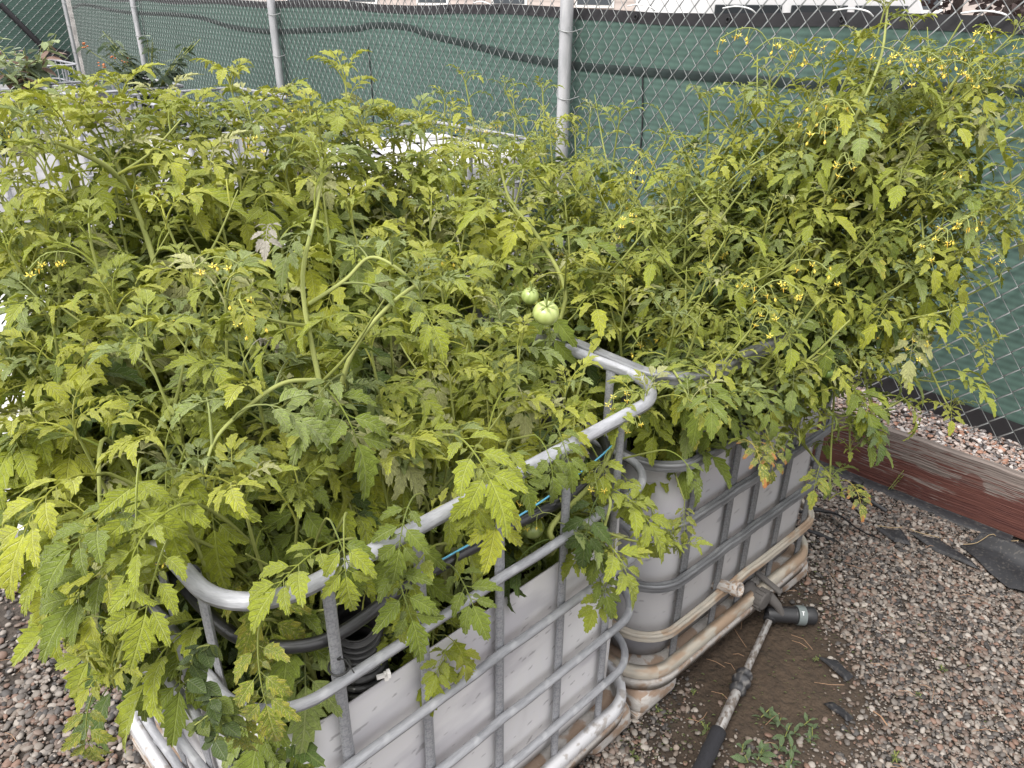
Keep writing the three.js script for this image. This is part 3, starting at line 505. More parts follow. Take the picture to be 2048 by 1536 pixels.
function twigLeaf(P, pos, yaw, size, mt) {
  if (!addLeaf(P, pos, yaw, size, 0.6, { free: true, big: true, mat: mt })) return;
  const a = pos.clone().sub(P.base), h = new V3(Math.sin(yaw), 0, Math.cos(yaw)), b = a.clone().multiplyScalar(0.55).addScaledVector(h, -0.04); b.y = a.y * 0.72;
  P.side.tube(curve([a, a.clone().addScaledVector(h, -0.035).add(new V3(0, -0.022, 0)), b, new V3(b.x * 0.3, b.y * 0.35, b.z * 0.3)], 10), (t) => size * 0.0105 + 0.0022 * t, 5);
}
const tipsA = [[40, 205, 1.85], [120, 240, 1.7], [190, 195, 2.0], [330, 195, 2.1], [400, 230, 1.9], [460, 150, 2.1], [560, 195, 2.2], [690, 145, 2.25], [620, 230, 2.0], [510, 270, 1.9], [250, 265, 1.75], [90, 340, 1.5], [15, 500, 1.35], [20, 720, 1.25], [420, 340, 1.7], [740, 300, 2.3], [820, 290, 2.35], [330, 440, 1.45], [180, 480, 1.35], [450, 590, 1.3], [860, 440, 2.0], [700, 430, 1.85], [780, 520, 1.75],
  [500, 740, 1.18], [290, 700, 1.15], [150, 860, 1.1], [900, 760, 1.5], [1040, 690, 1.6], [950, 610, 1.8], [740, 690, 1.4], [640, 880, 1.15], [330, 900, 1.02], [800, 900, 1.25], [480, 980, 1.0], [1130, 790, 1.55], [100, 620, 1.3], [380, 560, 1.35], [700, 800, 1.3], [860, 660, 1.6], [1000, 780, 1.5], [1080, 850, 1.48], [900, 900, 1.35], [760, 940, 1.2], [600, 980, 1.08], [980, 560, 1.95], [1060, 520, 2.05], [880, 540, 1.85], [640, 330, 1.9], [580, 300, 2.0], [480, 330, 1.85], [300, 330, 1.75], [680, 260, 2.2], [760, 380, 2.15], [860, 350, 2.25], [230, 620, 1.3], [400, 700, 1.2], [560, 640, 1.35], [1180, 700, 1.75], [30, 420, 1.5], [60, 560, 1.4], [40, 800, 1.25], [120, 740, 1.25], [10, 330, 1.6], [250, 520, 1.45], [660, 240, 2.3], [720, 240, 2.4], [780, 250, 2.45], [840, 250, 2.5], [700, 330, 2.2], [800, 360, 2.3], [520, 210, 2.15], [1000, 640, 1.75], [940, 700, 1.6], [240, 180, 1.9], [20, 290, 1.7], [60, 250, 1.75], [5, 400, 1.5], [90, 450, 1.45], [150, 300, 1.7], [220, 320, 1.7], [430, 240, 2.0], [500, 235, 2.05], [590, 245, 2.1], [350, 250, 2.0], [280, 240, 1.95], [640, 265, 2.2], [730, 270, 2.3], [790, 275, 2.4], [850, 280, 2.45], [100, 215, 1.9], [460, 300, 1.95], [570, 350, 1.9], [360, 330, 1.8], [920, 330, 2.3], [980, 380, 2.25], [930, 450, 2.1]];
// shoots over the left side and the front
for (const [x, y, z, ov, pl] of [[70, 960, 1.25, 1.3, 4], [20, 800, 1.3, 1.38, 4], [200, 1060, 1.05, 1.28, 4], [225, 1360, 0.95, 1.15, 0]])
  growTo(plantsA, at(x, y, z), { over: ov, plant: pl, branch: 0.12, sparse: 1.5, leaf: { free: true }, age: 0.62, r1: 0.003 });
const tipsB = [[890, 200, 2.9], [930, 160, 2.85], [1010, 180, 2.9], [1085, 185, 2.9], [960, 270, 2.6], [1180, 230, 2.7], [1240, 235, 2.5], [1330, 285, 2.3], [1480, 95, 2.25], [1420, 200, 2.35], [1590, 110, 2.3], [1650, 140, 2.2], [1770, 15, 2.25], [1720, 90, 2.2], [1925, 40, 2.3], [1850, 130, 2.2], [2025, 70, 2.25], [2000, 150, 2.2], [2045, 230, 2.1], [2045, 400, 2.0], [1960, 500, 1.95], [1900, 620, 1.9], [1830, 300, 2.1], [1930, 350, 2.05], [1700, 300, 2.1], [1600, 330, 2.1], [1500, 360, 2.05], [1560, 240, 2.2], [1400, 430, 2.0], [1300, 450, 2.0], [1200, 480, 2.1], [1130, 400, 2.4], [1050, 330, 2.5], [1250, 600, 1.9], [1420, 570, 1.85], [1600, 520, 1.9], [1750, 480, 1.95], [1700, 640, 1.85], [1500, 660, 1.75], [1120, 560, 2.05], [1380, 330, 2.2], [1450, 280, 2.25], [1540, 420, 2.0], [1650, 400, 2.05], [1780, 380, 2.1], [1680, 220, 2.2], [1740, 170, 2.2], [1800, 220, 2.2], [1880, 220, 2.2], [1960, 280, 2.15], [1890, 420, 2.05], [1820, 560, 1.95], [1340, 380, 2.15], [1260, 360, 2.3], [1180, 330, 2.5], [1080, 300, 2.6], [980, 330, 2.6], [920, 300, 2.6], [1350, 640, 1.8], [1450, 480, 1.95], [1640, 600, 1.85], [900, 240, 2.75], [1000, 260, 2.75], [1100, 270, 2.7], [1400, 640, 1.72], [1460, 720, 1.68], [1580, 660, 1.75], [1660, 700, 1.85], [2080, 190, 2.1], [2090, 300, 2.05], [2060, 340, 2.05], [2075, 110, 2.15], [2020, 420, 2.0], [2000, 560, 1.98], [2070, 480, 2.0], [1980, 180, 2.2], [1950, 420, 2.0], [1900, 120, 2.25], [1540, 160, 2.3], [1620, 200, 2.25], [1700, 150, 2.25], [1820, 60, 2.3], [1970, 110, 2.25], [1850, 380, 2.05], [1760, 300, 2.1], [1490, 200, 2.3], [1030, 240, 2.8], [870, 260, 2.9], [1150, 270, 2.7]];
for (const [x, y, z, ov, pl, ag] of [[1900, 820, 1.95, 1.25, 1, 0.1], [1800, 760, 1.95, 1.3, 1, 0.1], [1700, 900, 1.95, 1.2, 1, 0.4], [1660, 990, 1.9, 1.15, 1, 0.7], [1560, 740, 1.78, 1.22, 1, 0.2], [1440, 830, 1.62, 1.15, 0, 0.4], [1540, 880, 1.75, 1.15, 0, 0.6], [1610, 800, 1.85, 1.2, 1, 0.4], [1480, 800, 1.66, 1.15, 0, 0.3], [1520, 900, 1.7, 1.12, 6, 0.5], [1380, 800, 1.6, 1.15, 0, 0.3], [1600, 880, 1.82, 1.15, 8, 0.4], [1750, 850, 1.93, 1.2, 8, 0.3], [1650, 850, 1.88, 1.18, 6, 0.4], [1720, 740, 1.9, 1.25, 6, 0.3], [1850, 700, 1.95, 1.28, 8, 0.2], [1960, 700, 2.0, 1.3, 3, 0.1]])
  growTo(plantsB, at(x, y, z), { over: ov, plant: pl, branch: 0.25, leaf: { free: true }, age: ag, r1: 0.0025, size: 1.1, flowers: 0.04 });
// shoots that stand out
const P = plantsA;
addStem(P[3], [P[3].base.clone(), at(660, 880, 1.18), at(640, 770, 1.2), at(605, 560, 1.26), at(628, 440, 1.3), at(645, 350, 1.34)], { r0: 0.0058, r1: 0.0026, mat: stemThick, from: 0.42, branch: 0.25, size: 0.8 });
addStem(P[3], [at(618, 608, 1.245), at(690, 560, 1.27), at(740, 515, 1.28), at(800, 540, 1.25), at(840, 580, 1.22)], { r0: 0.0036, r1: 0.002, mat: stemThick, plain: true, from: 0.25, size: 0.75, leaf: { free: true, mat: LM.sage } });
addStem(P[3], [P[3].base.clone().add(new V3(0.03, 0, 0.05)), at(690, 740, 1.22), at(760, 630, 1.24), at(850, 565, 1.26), at(890, 585, 1.24)], { r0: 0.005, r1: 0.0026, mat: stemThick, plain: true, from: 0.5, size: 0.85, leaf: { free: true } });
addStem(P[3], [at(640, 760, 1.2), at(570, 765, 1.16), at(500, 810, 1.1), at(430, 880, 1.04), at(405, 960, 1.0)], { r0: 0.0042, r1: 0.0024, mat: stemThick, plain: true, from: 0.3, size: 0.9, leaf: { free: true, mat: LM.sage } });
addStem(P[5], [P[5].base.clone(), at(320, 580, 1.6), at(265, 400, 1.7), at(215, 300, 1.75), at(150, 230, 1.75)], { r0: 0.007, r1: 0.003, mat: stemThick, from: 0.45, branch: 0.15 });
addStem(P[5], [at(262, 390, 1.7), at(215, 335, 1.62), at(150, 300, 1.55), at(110, 285, 1.5)], { r0: 0.007, r1: 0.003, mat: stemThick, from: 0.3, branch: 0.15 });
addStem(P[2], [P[2].base.clone(), at(1110, 1090, 1.38), at(1100, 1060, 1.38), at(1190, 960, 1.5), at(1240, 870, 1.56), at(1290, 790, 1.6)], { r0: 0.0085, r1: 0.0035, from: 0.5, plain: true, size: 0.8, flowers: 0.2, leaf: { free: true } });
addStem(P[2], [at(1110, 1085, 1.37), at(1180, 1060, 1.4), at(1260, 1080, 1.42), at(1350, 1095, 1.46)], { r0: 0.0045, r1: 0.002, from: 0.2, plain: true, size: 0.8, leaf: { free: true, mat: LM.fresh } });
addStem(P[2], [at(1180, 970, 1.48), at(1220, 1000, 1.42), at(1210, 1060, 1.38), at(1230, 1120, 1.36)], { r0: 0.0045, r1: 0.002, from: 0.2, plain: true, size: 0.8, age: 0.4, leaf: { free: true } });
addStem(P[6], [P[6].base.clone(), at(1130, 610, 1.98), at(1080, 480, 2.06), at(1020, 400, 2.1), at(1000, 330, 2.12)], { r0: 0.0065, r1: 0.003, from: 0.4 });
addStem(plantsB[3], [plantsB[3].base.clone(), at(1620, 460, 2.1), at(1690, 280, 2.15), at(1760, 120, 2.2), at(1775, 20, 2.25)], { r0: 0.0065, r1: 0.0026, from: 0.35, flowers: 0.15, mat: stemThick });
addStem(plantsB[3], [plantsB[3].base.clone(), at(1740, 430, 2.1), at(1850, 250, 2.2), at(1930, 130, 2.25)], { r0: 0.0065, r1: 0.0026, from: 0.35, flowers: 0.2 });
addStem(plantsB[5], [plantsB[5].base.clone(), at(1850, 420, 2.3), at(1960, 250, 2.3), at(2045, 150, 2.3)], { r0: 0.0065, r1: 0.0026, from: 0.35, flowers: 0.2 });
// single leaves hanging over the rails
for (const [pl, x, y, z, yaw, size, mt] of [[0, 680, 1080, 1.0, -0.5, 0.2, 'fresh'], [1, 790, 1110, 1.08, 0.2, 0.19, 'mid'], [1, 870, 1090, 1.13, -0.4, 0.2, 'fresh'], [1, 900, 1130, 1.17, 0.5, 0.18, 'mid'], [1, 900, 870, 1.22, 0.5, 0.24, 'fresh'], [1, 990, 930, 1.25, 0.1, 0.22, 'lime'], [0, 520, 1250, 0.93, 0.3, 0.2, 'tired'], [0, 500, 1380, 0.93, 0.2, 0.13, 'tired'], [2, 1180, 1120, 1.42, 0.2, 0.15, 'mid'], [4, 190, 1380, 0.97, 0.1, 0.15, 'tired'], [0, 690, 1030, 1.0, 0.2, 0.17, 'fresh'], [1, 830, 990, 1.12, -0.2, 0.17, 'mid'], [1, 940, 930, 1.2, 0.3, 0.18, 'fresh'], [1, 1020, 880, 1.3, -0.1, 0.17, 'fresh'], [8, 1070, 870, 1.36, 0.4, 0.16, 'mid'], [8, 1150, 830, 1.46, 0.0, 0.15, 'lime'], [0, 660, 1040, 1.0, 0.5, 0.15, 'mid'], [0, 340, 1070, 0.94, 0.1, 0.2, 'fresh'], [0, 290, 1000, 0.98, -0.3, 0.2, 'mid'], [8, 1110, 850, 1.42, 0.2, 0.16, 'mid'], [8, 1000, 900, 1.28, 0.5, 0.16, 'mid'], [2, 1260, 800, 1.57, -0.4, 0.14, 'fresh'], [2, 1240, 950, 1.54, 0.3, 0.16, 'fresh'], [2, 1330, 900, 1.56, 0.6, 0.16, 'mid'], [2, 1300, 1010, 1.5, 0.1, 0.17, 'fresh'], [2, 1210, 1040, 1.46, -0.3, 0.17, 'mid'], [2, 1340, 790, 1.6, 0.8, 0.15, 'lime'], [2, 1180, 800, 1.58, -0.2, 0.16, 'lime'], [2, 1220, 1150, 1.44, -0.3, 0.16, 'fresh'], [1, 890, 1270, 1.18, 0.8, 0.12, 'lime'], [1, 900, 1290, 1.16, -0.2, 0.13, 'fresh'], [1, 850, 1240, 1.17, -0.9, 0.13, 'fresh'], [0, 360, 1010, 0.95, -0.4, 0.2, 'fresh'], [0, 230, 1010, 1.0, -0.5, 0.2, 'fresh'], [0, 190, 950, 1.05, -0.2, 0.24, 'lime'], [0, 280, 920, 1.0, 0.3, 0.22, 'fresh'], [4, 90, 980, 1.2, 0.1, 0.2, 'mid'], [4, 30, 930, 1.25, 0.1, 0.2, 'fresh']])
  twigLeaf(P[pl], at(x, y, z), yaw, size, LM[mt]);
for (const [pl, x, y, z, yaw, size, mt] of [[0, 1480, 880, 1.68, 0.3, 0.17, 'burnt'], [0, 1530, 870, 1.72, 0.1, 0.16, 'burnt'], [0, 1370, 1000, 1.56, -0.2, 0.13, 'tired'], [1, 1690, 960, 1.92, 0.2, 0.15, 'burnt'], [1, 1640, 930, 1.86, -0.4, 0.16, 'tired'], [1, 1700, 830, 1.9, 0.4, 0.2, 'deep'], [1, 1780, 790, 1.95, 0.7, 0.18, 'fresh'], [1, 1900, 760, 1.95, 0.5, 0.17, 'fresh'], [0, 1500, 780, 1.68, 0.2, 0.18, 'mid'], [0, 1420, 780, 1.6, -0.3, 0.18, 'mid']])
  twigLeaf(plantsB[pl], at(x, y, z), yaw, size, LM[mt]);
for (const [x, y, z, yaw, s] of [[545, 450, 1.22, 0.1, 0.09], [505, 690, 1.15, 2.9, 0.08], [1150, 880, 1.45, 0.2, 0.07]]) twigLeaf(P[3], at(x, y, z), yaw, s, LM.dry);
const shuffled = (a, s) => { const r = rngOf(s); return a.map((v) => [r(), v]).sort((p, q) => p[0] - q[0]).map((p) => p[1]); };
for (const [x, y, z] of shuffled(tipsA, 5)) growTo(plantsA, at(x, y + (y < 270 && x < 720 ? 14 : 0), z), { flowers: y < 700 ? 0.015 : 0, branch: 0.34 });
for (const [x, y, z] of shuffled(tipsB, 6)) growTo(plantsB, at(x, y, z), { flowers: y < 520 ? 0.055 : 0.02, branch: 0.42 });
for (const q of [...plantsA, ...plantsB]) if (q.side.i.length) part('side_shoots', q.side.geo(), stemMat, q.t).userData.kind = 'stuff';
for (const [pl, x, y, z] of [[3, 480, 590, 1.2], [3, 500, 550, 1.22], [5, 265, 400, 1.62], [5, 440, 290, 1.75], [6, 640, 200, 2.2], [0, 320, 1170, 0.92], [2, 1290, 795, 1.58], [2, 1120, 1035, 1.37], [2, 1085, 1025, 1.36], [4, 185, 530, 1.35]]) addTruss(P[pl], at(x, y, z), P[pl].r() * 6, 0.92);
for (const [pl, x, y, z] of [[1, 1510, 100, 2.2], [1, 1540, 90, 2.2], [3, 1690, 100, 2.15], [3, 1720, 110, 2.1], [3, 1790, 130, 2.1], [3, 1840, 150, 2.1], [3, 1680, 265, 2.0], [3, 1710, 230, 2.0], [0, 1470, 590, 1.75], [0, 1500, 600, 1.75], [1, 1950, 460, 1.9], [1, 1900, 470, 1.9], [5, 1980, 70, 2.2], [5, 2000, 100, 2.2]]) addTruss(plantsB[pl], at(x, y, z), plantsB[pl].r() * 6, 1.05);
// fruit
function fruit(P, p, r, mat, label, flat = 0.82) {
  const g = new THREE.SphereGeometry(r, 40, 24), q = g.attributes.position, v = new V3();
  for (let k = 0; k < q.count; k++) { v.fromBufferAttribute(q, k); const a = Math.atan2(v.z, v.x), h = v.y / r, rib = 1 + 0.025 * Math.cos(a * 9 + Math.sin(a * 2)) * (0.4 + 0.6 * Math.max(0, h)), dim = Math.exp(-(v.x * v.x + v.z * v.z) / (r * r * 0.07)); q.setXYZ(k, v.x * rib, v.y * flat - (h > 0 ? dim * r * 0.2 : -dim * r * 0.06), v.z * rib); }
  g.computeVertexNormals(); const m = part('tomato', g, mat, P.t, label, p.clone().sub(P.base));
  m.rotation.set(0.25, P.r() * 6, 0.2);
  const c = new MB(), y0 = r * flat * 0.78; for (let k = 0; k < 6; k++) { const a = k / 6 * 6.283, o = new V3(Math.cos(a), 0, Math.sin(a)), w = new V3(-o.z, 0, o.x).multiplyScalar(r * 0.1), b = new V3(0, y0, 0), md = b.clone().addScaledVector(o, r * 0.4).add(new V3(0, r * 0.16, 0)), tp = b.clone().addScaledVector(o, r * 0.85).add(new V3(0, r * (0.2 + 0.2 * P.r()), 0)); const i0 = c.pv(b), i1 = c.pv(md.clone().add(w)), i2 = c.pv(md.clone().sub(w)), i3 = c.pv(tp); c.tri(i0, i1, i2); c.tri(i1, i3, i2); }
  c.tube(curve([new V3(0, y0, 0), new V3(r * 0.1, y0 + r * 0.5, 0), new V3(r * 0.4, y0 + r * 1.1, r * 0.1)], 5), 0.0022, 5); part('calyx', c.geo(), calyxMat, m);
}
const calyxMat = std([0.18, 0.22, 0.06], 0.7, { side: THREE.DoubleSide });
const fruitMat = (a, b, s) => new THREE.MeshPhysicalMaterial({ map: canvasTex(128, 64, (u, v) => { const st = 0.5 + 0.5 * Math.cos(u * 6.283 * 9), n = fbm(u * 20, v * 10, s, 3); return mix3(a, b, clamp(st * 0.45 + n * 0.5)); }), roughness: 0.34, clearcoat: 0.4, clearcoatRoughness: 0.25 });
const fm1 = fruitMat([0.3, 0.36, 0.1], [0.46, 0.52, 0.2], 5), fm2 = fruitMat([0.22, 0.29, 0.07], [0.38, 0.45, 0.16], 6), fm3 = std([0.1, 0.16, 0.035], 0.35);
fruit(P[6], at(1092, 626, 1.7), 0.0315, fm1, 'larger pale green striped fruit');
fruit(P[6], at(1060, 592, 1.76), 0.021, fm2, 'smaller green fruit above the larger one', 0.95);
fruit(P[2], at(1065, 1055, 1.42), 0.0265, fm2, 'green fruit low behind the second rail');
fruit(plantsB[1], at(1657, 747, 1.86), 0.0135, fm3, 'small dark green fruit', 1); fruit(plantsB[1], at(1640, 735, 1.9), 0.011, fm3, null, 1); fruit(plantsB[2], at(1305, 545, 2.0), 0.012, fm3, null, 1);

// ------------------------------------------------------------ things in the near tote
{
  const c = Apt(0.275, 0, 0.135), t = thing('corrugated_pipe', 'black corrugated drain pipe standing inside the front of the near tote', 'pipe', c.clone().setY(0.58));
  const prof = [], n = 15, H = 0.33; for (let k = 0; k <= n * 6; k++) { const y = k / (n * 6) * H, w = Math.sin(k / 6 * 6.283); prof.push(new THREE.Vector2(0.053 + 0.0045 * clamp(w * 1.6, -1, 1), y)); }
  prof.push(new THREE.Vector2(0.049, H + 0.002)); for (let k = n * 6; k >= 0; k -= 2) prof.push(new THREE.Vector2(0.047 + 0.004 * clamp(Math.sin(k / 6 * 6.283) * 1.6, -1, 1), k / (n * 6) * H));
  const g = new THREE.LatheGeometry(prof, 36), p = g.attributes.position; for (let k = 0; k < p.count; k++) { const x = p.getX(k), y = p.getY(k), z = p.getZ(k), a = Math.atan2(z, x); p.setY(k, y + (y > 0.2 ? 0.045 * Math.cos(a + 1.9) * (y - 0.2) / 0.13 : 0)); } g.computeVertexNormals();
  part('ribbed_wall', g, new THREE.MeshPhysicalMaterial({ color: C(0.022, 0.021, 0.022), roughness: 0.42, clearcoat: 0.2 }), t);
  const clip = [new THREE.BoxGeometry(0.02, 0.007, 0.006), new THREE.BoxGeometry(0.008, 0.02, 0.006), new THREE.BoxGeometry(0.006, 0.012, 0.012)]; clip[1].translate(0.008, -0.003, 0); clip[2].translate(0.012, 0.004, 0.003); const cg = merge(clip), w = at(766, 1352, 0.985).sub(t.position); cg.rotateY(0.4);
  const cl = single('plastic_clip', cg, std([0.7, 0.68, 0.66], 0.6), 'small white plastic clip on the black corrugated pipe', 'clip'); cl.position.copy(at(764, 1352, 1.03));
}
single('irrigation_hose', tubeGeo([Apt(0.055, 0.93, 0.8), Apt(0.05, 0.95, 0.4), Apt(0.07, 0.955, 0.14), Apt(0.16, 0.95, 0.06), Apt(0.35, 0.965, 0.055), Apt(0.6, 0.965, 0.05), Apt(0.85, 0.95, 0.055), Apt(1.0, 0.97, 0.1), Apt(1.05, 1.0, 0.3)], 0.0125, 12, 70), new THREE.MeshPhysicalMaterial({ color: C(0.02, 0.02, 0.022), roughness: 0.35, clearcoat: 0.3 }), 'black irrigation hose along the inside of the near cage', 'hose');
single('blue_string', tubeGeo([Apt(0.4, 0.985, 0.05), Apt(0.62, 0.99, 0.04), Apt(0.8, 1.0, 0.045), Apt(0.98, 1.04, 0.05), Apt(1.06, 1.07, 0.09)], 0.0022, 6, 30), std([0.12, 0.42, 0.62], 0.5), 'light blue cord stretched along the black hose in the near tote', 'cord');
{
  const ring = (label, name, pos, R, r, mat, rot, tail) => { const t = thing(name, label, 'cable tie', pos); const g = new THREE.TorusGeometry(R, r, 6, 24); g.rotateX(rot[0]); g.rotateY(rot[1]); part('loop', g, mat, t); const b = new RoundedBoxGeometry(0.008, 0.006, 0.006, 2, 0.001); b.translate(0, R, 0); part('buckle', b, mat, t); part('tail', new MB().tube([new V3(0, R, 0), tail.clone().multiplyScalar(0.5).add(new V3(0, R + 0.004, 0)), tail], 0.0012, 5).geo(), mat, t); };
  ring('blue cable tie round the second rail near the right corner of the near tote', 'cable_tie', Apt(0.99, 0.9, 0.005), 0.0145, 0.0022, std([0.02, 0.2, 0.5], 0.45), [0, 44.8 * D2R + Math.PI / 2], new V3(-0.006, 0.042, 0.01));
  ring('black cable tie round the first upright of the near tote', 'cable_tie', Apt(0.165, 0.925, 0.012), 0.0185, 0.002, std([0.02, 0.02, 0.02], 0.5), [Math.PI / 2 + 0.2, 0], new V3(0.03, 0.005, 0.02));
}
{ // small dark weed climbing on the near tote's left side
  const t = thing('climbing_weed', 'small dark green weed growing against the white left rails of the near tote', 'weed', W(-0.72, 0, 1.2)), r = rngOf(901), st = new MB(), base = t.position;
  const lf = new MB(); { const rows = []; for (const [tt, w] of [[0, 0.12], [0.22, 0.8], [0.5, 0.95], [0.78, 0.55], [1, 0]]) rows.push([lf.v(-w * 0.36, 0.05 * w, tt, 0.5 - 0.5 * w, tt), lf.v(0, -0.15 * tt * tt, tt, 0.5, tt), lf.v(w * 0.36, 0.05 * w, tt, 0.5 + 0.5 * w, tt)]); for (let k = 0; k < 4; k++) for (let j = 0; j < 2; j++) lf.quad(rows[k][j], rows[k][j + 1], rows[k + 1][j + 1], rows[k + 1][j]); }
  const lg = lf.geo();
  for (const [x, y, z, x2, y2, z2] of [[455, 1420, 0.86, 375, 1360, 0.84], [460, 1430, 0.86, 420, 1400, 0.82], [470, 1440, 0.85, 390, 1450, 0.83], [470, 1450, 0.85, 430, 1480, 0.82], [380, 1340, 0.88, 420, 1290, 0.88]]) {
    const a = at(x, y, z), b = at(x2, y2, z2), c = curve([a, a.clone().lerp(b, 0.5).add(new V3(0, 0.02, 0)), b], 8); st.tube(c.map((p) => p.clone().sub(base)), 0.0015, 5);
    for (let k = 1; k <= 8; k++) for (const s of [-1, 1]) { const m = part('leaf', lg, r() < 0.7 ? LM.deep : LM.mid, t); m.position.copy(c[k]).sub(base); m.rotation.set(0.2 + r() * 0.8, s * (0.8 + r()) - 0.4, (r() - 0.5), 'YXZ'); m.scale.setScalar(0.016 + 0.024 * r()); }
  }
  part('stem', st.geo(), stemMat, t);
}

// ------------------------------------------------------------ fence
const FDIR = new V3(-0.6247, 0, -0.7809), F0 = W(4.46 - 0.8 * 5.14, 0, 5.14), FN = new V3(0.7809, 0, -0.6247);
const Fpt = (s, y, d = 0) => F0.clone().addScaledVector(FDIR, s).addScaledVector(FN, d).setY(y);   // d > 0 beyond the fence
const zinc = new THREE.MeshStandardMaterial({ map: (() => { const t = galvTex([0.36, 0.37, 0.38], [0.5, 0.5, 0.52], 111); t.repeat.set(1, 0.35); return t; })(), roughness: 0.5, metalness: 0.4 }), wireMat = std([0.31, 0.32, 0.32], 0.45, { metalness: 0.45 });
function chainLink(pt, s0, s1, y0, y1, Dm, Hm, rad) {
  const pos = [], idx = [], half = Dm / 2, a = new V3(), b = new V3();
  for (let k = 0, s = s0; s < s1; s += half, k++) {
    const m = Math.ceil((y1 - y0) / (Hm / 2)); let prev = null;
    for (let j = 0; j <= m; j++) {
      const hi = (j + k) % 2, p = pt(s + (hi ? half : 0) * 1.06, y0 + j * Hm / 2, hi ? 0.004 : -0.004), i0 = pos.length / 3, tx = pt(s + 1, 0).sub(pt(s, 0));
      for (let q = 0; q < 3; q++) { const an = q / 3 * 6.283; pos.push(p.x + tx.x * Math.cos(an) * rad * 1.2 + tx.z * Math.sin(an) * rad, p.y + Math.cos(an) * rad * 0.6, p.z + tx.z * Math.cos(an) * rad * 1.2 - tx.x * Math.sin(an) * rad); }
      if (prev !== null) for (let q = 0; q < 3; q++) { const q2 = (q + 1) % 3; idx.push(prev + q, prev + q2, i0 + q2, prev + q, i0 + q2, i0 + q); }
      prev = i0;
    }
  }
  const g = new THREE.BufferGeometry(); g.setAttribute('position', new THREE.Float32BufferAttribute(pos, 3)); g.setIndex(idx); g.computeVertexNormals(); return g;
}
const fence = thing('chain_link_fence', 'long chain link fence with round grey posts running behind the totes', 'fence', Fpt(0, 0));
const fr = (g) => { g.translate(-fence.position.x, 0, -fence.position.z); return g; };
part('wire_mesh', fr(chainLink(Fpt, -4.6, 13.74, 0.2, 2.35, 0.101, 0.111, 0.0032)), wireMat, fence).userData.kind = 'stuff';
for (const s of [-4.4, 0, 4.33, 9.2, 13.74]) { const p = part('post', fr(new MB().tube([Fpt(s, 0, -0.055), Fpt(s, 1.2, -0.055), Fpt(s, 2.5, -0.055)], 0.04, 20).geo()), zinc, fence); for (const y of [0.5, 0.95, 1.4, 1.78]) part('tie_wire', fr(new MB().tube(curve([Fpt(s + 0.12, y + 0.035, 0.0), Fpt(s + 0.05, y + 0.02, -0.07), Fpt(s, y, -0.1), Fpt(s - 0.05, y - 0.01, -0.07), Fpt(s - 0.08, y + 0.01, 0)], 10), 0.003, 5).geo()), wireMat, p); }
// second run at the far corner
const C2 = Fpt(13.74, 0), D2 = new V3(-0.8, 0, 0.6), N2 = new V3(-0.6, 0, -0.8), Gpt = (s, y, d = 0) => C2.clone().addScaledVector(D2, s).addScaledVector(N2, d).setY(y);
const fence2 = thing('chain_link_fence', 'far chain link fence meeting the long one at the upper left corner', 'fence', C2.clone());
part('wire_mesh', chainLink(Gpt, 0.05, 5, 0.2, 2.35, 0.15, 0.13, 0.004).translate(-C2.x, 0, -C2.z), wireMat, fence2).userData.kind = 'stuff';
// green screen cloth hung on the far side of the wires
const screenTex = canvasTex(256, 256, (u, v) => { const l = 0.5 + 0.5 * Math.sin(v * 6.283 * 32), n = fbm(u * 4, v * 32, 121, 4, 4), k = 0.72 + 0.25 * l + 0.3 * (n - 0.5) + 0.1 * (vnoise(u * 128, v * 64, 123, 128) - 0.5); return [0.086 * k, 0.152 * k, 0.127 * k]; });
const screenMat = new THREE.MeshStandardMaterial({ map: screenTex, roughness: 0.85, side: THREE.DoubleSide }); const bandMat = std([0.022, 0.021, 0.024], 0.6, { side: THREE.DoubleSide });
const wav = (s, y) => 0.028 + 0.016 * Math.sin(s * 1.7 + y * 2) + 0.02 * fbm(s * 1.3, y * 1.5, 125, 3);
function cloth(pt, s0, s1, y0, y1, off, ns, ny, um = 1) { const g = new MB(), rows = []; for (let j = 0; j <= ny; j++) { const row = []; for (let i = 0; i <= ns; i++) { const s = lerp(s0, s1, i / ns), y = lerp(typeof y0 === 'function' ? y0(s) : y0, typeof y1 === 'function' ? y1(s) : y1, j / ny); row.push(g.pv(pt(s, y, off + wav(s, y)), s * um, y * um)); } rows.push(row); } for (let j = 0; j < ny; j++) for (let i = 0; i < ns; i++) g.quad(rows[j][i], rows[j][i + 1], rows[j + 1][i + 1], rows[j + 1][i]); return g.geo(); }
const sagT = (s) => 1.905 + 0.012 * Math.sin(s * 2.3) - 0.01 * fbm(s * 3, 1, 127), sagB = (s) => 0.262 + 0.015 * Math.sin(s * 1.9);
const scr = thing('privacy_screen', 'green knitted privacy screen hung along the long fence', 'screen', Fpt(0, 0)), fs = (g) => { g.translate(-scr.position.x, 0, -scr.position.z); return g; };
part('cloth', fs(cloth(Fpt, -4.6, 13.7, (s) => sagB(s) + 0.05, (s) => sagT(s) - 0.05, 0, 160, 10)), screenMat, scr);
part('top_hem', fs(cloth(Fpt, -4.6, 13.7, (s) => sagT(s) - 0.06, sagT, -0.004, 160, 3)), bandMat, scr); part('bottom_hem', fs(cloth(Fpt, -4.6, 13.7, (s) => sagB(s) - 0.04, (s) => sagB(s) + 0.06, -0.004, 160, 2)), bandMat, scr);
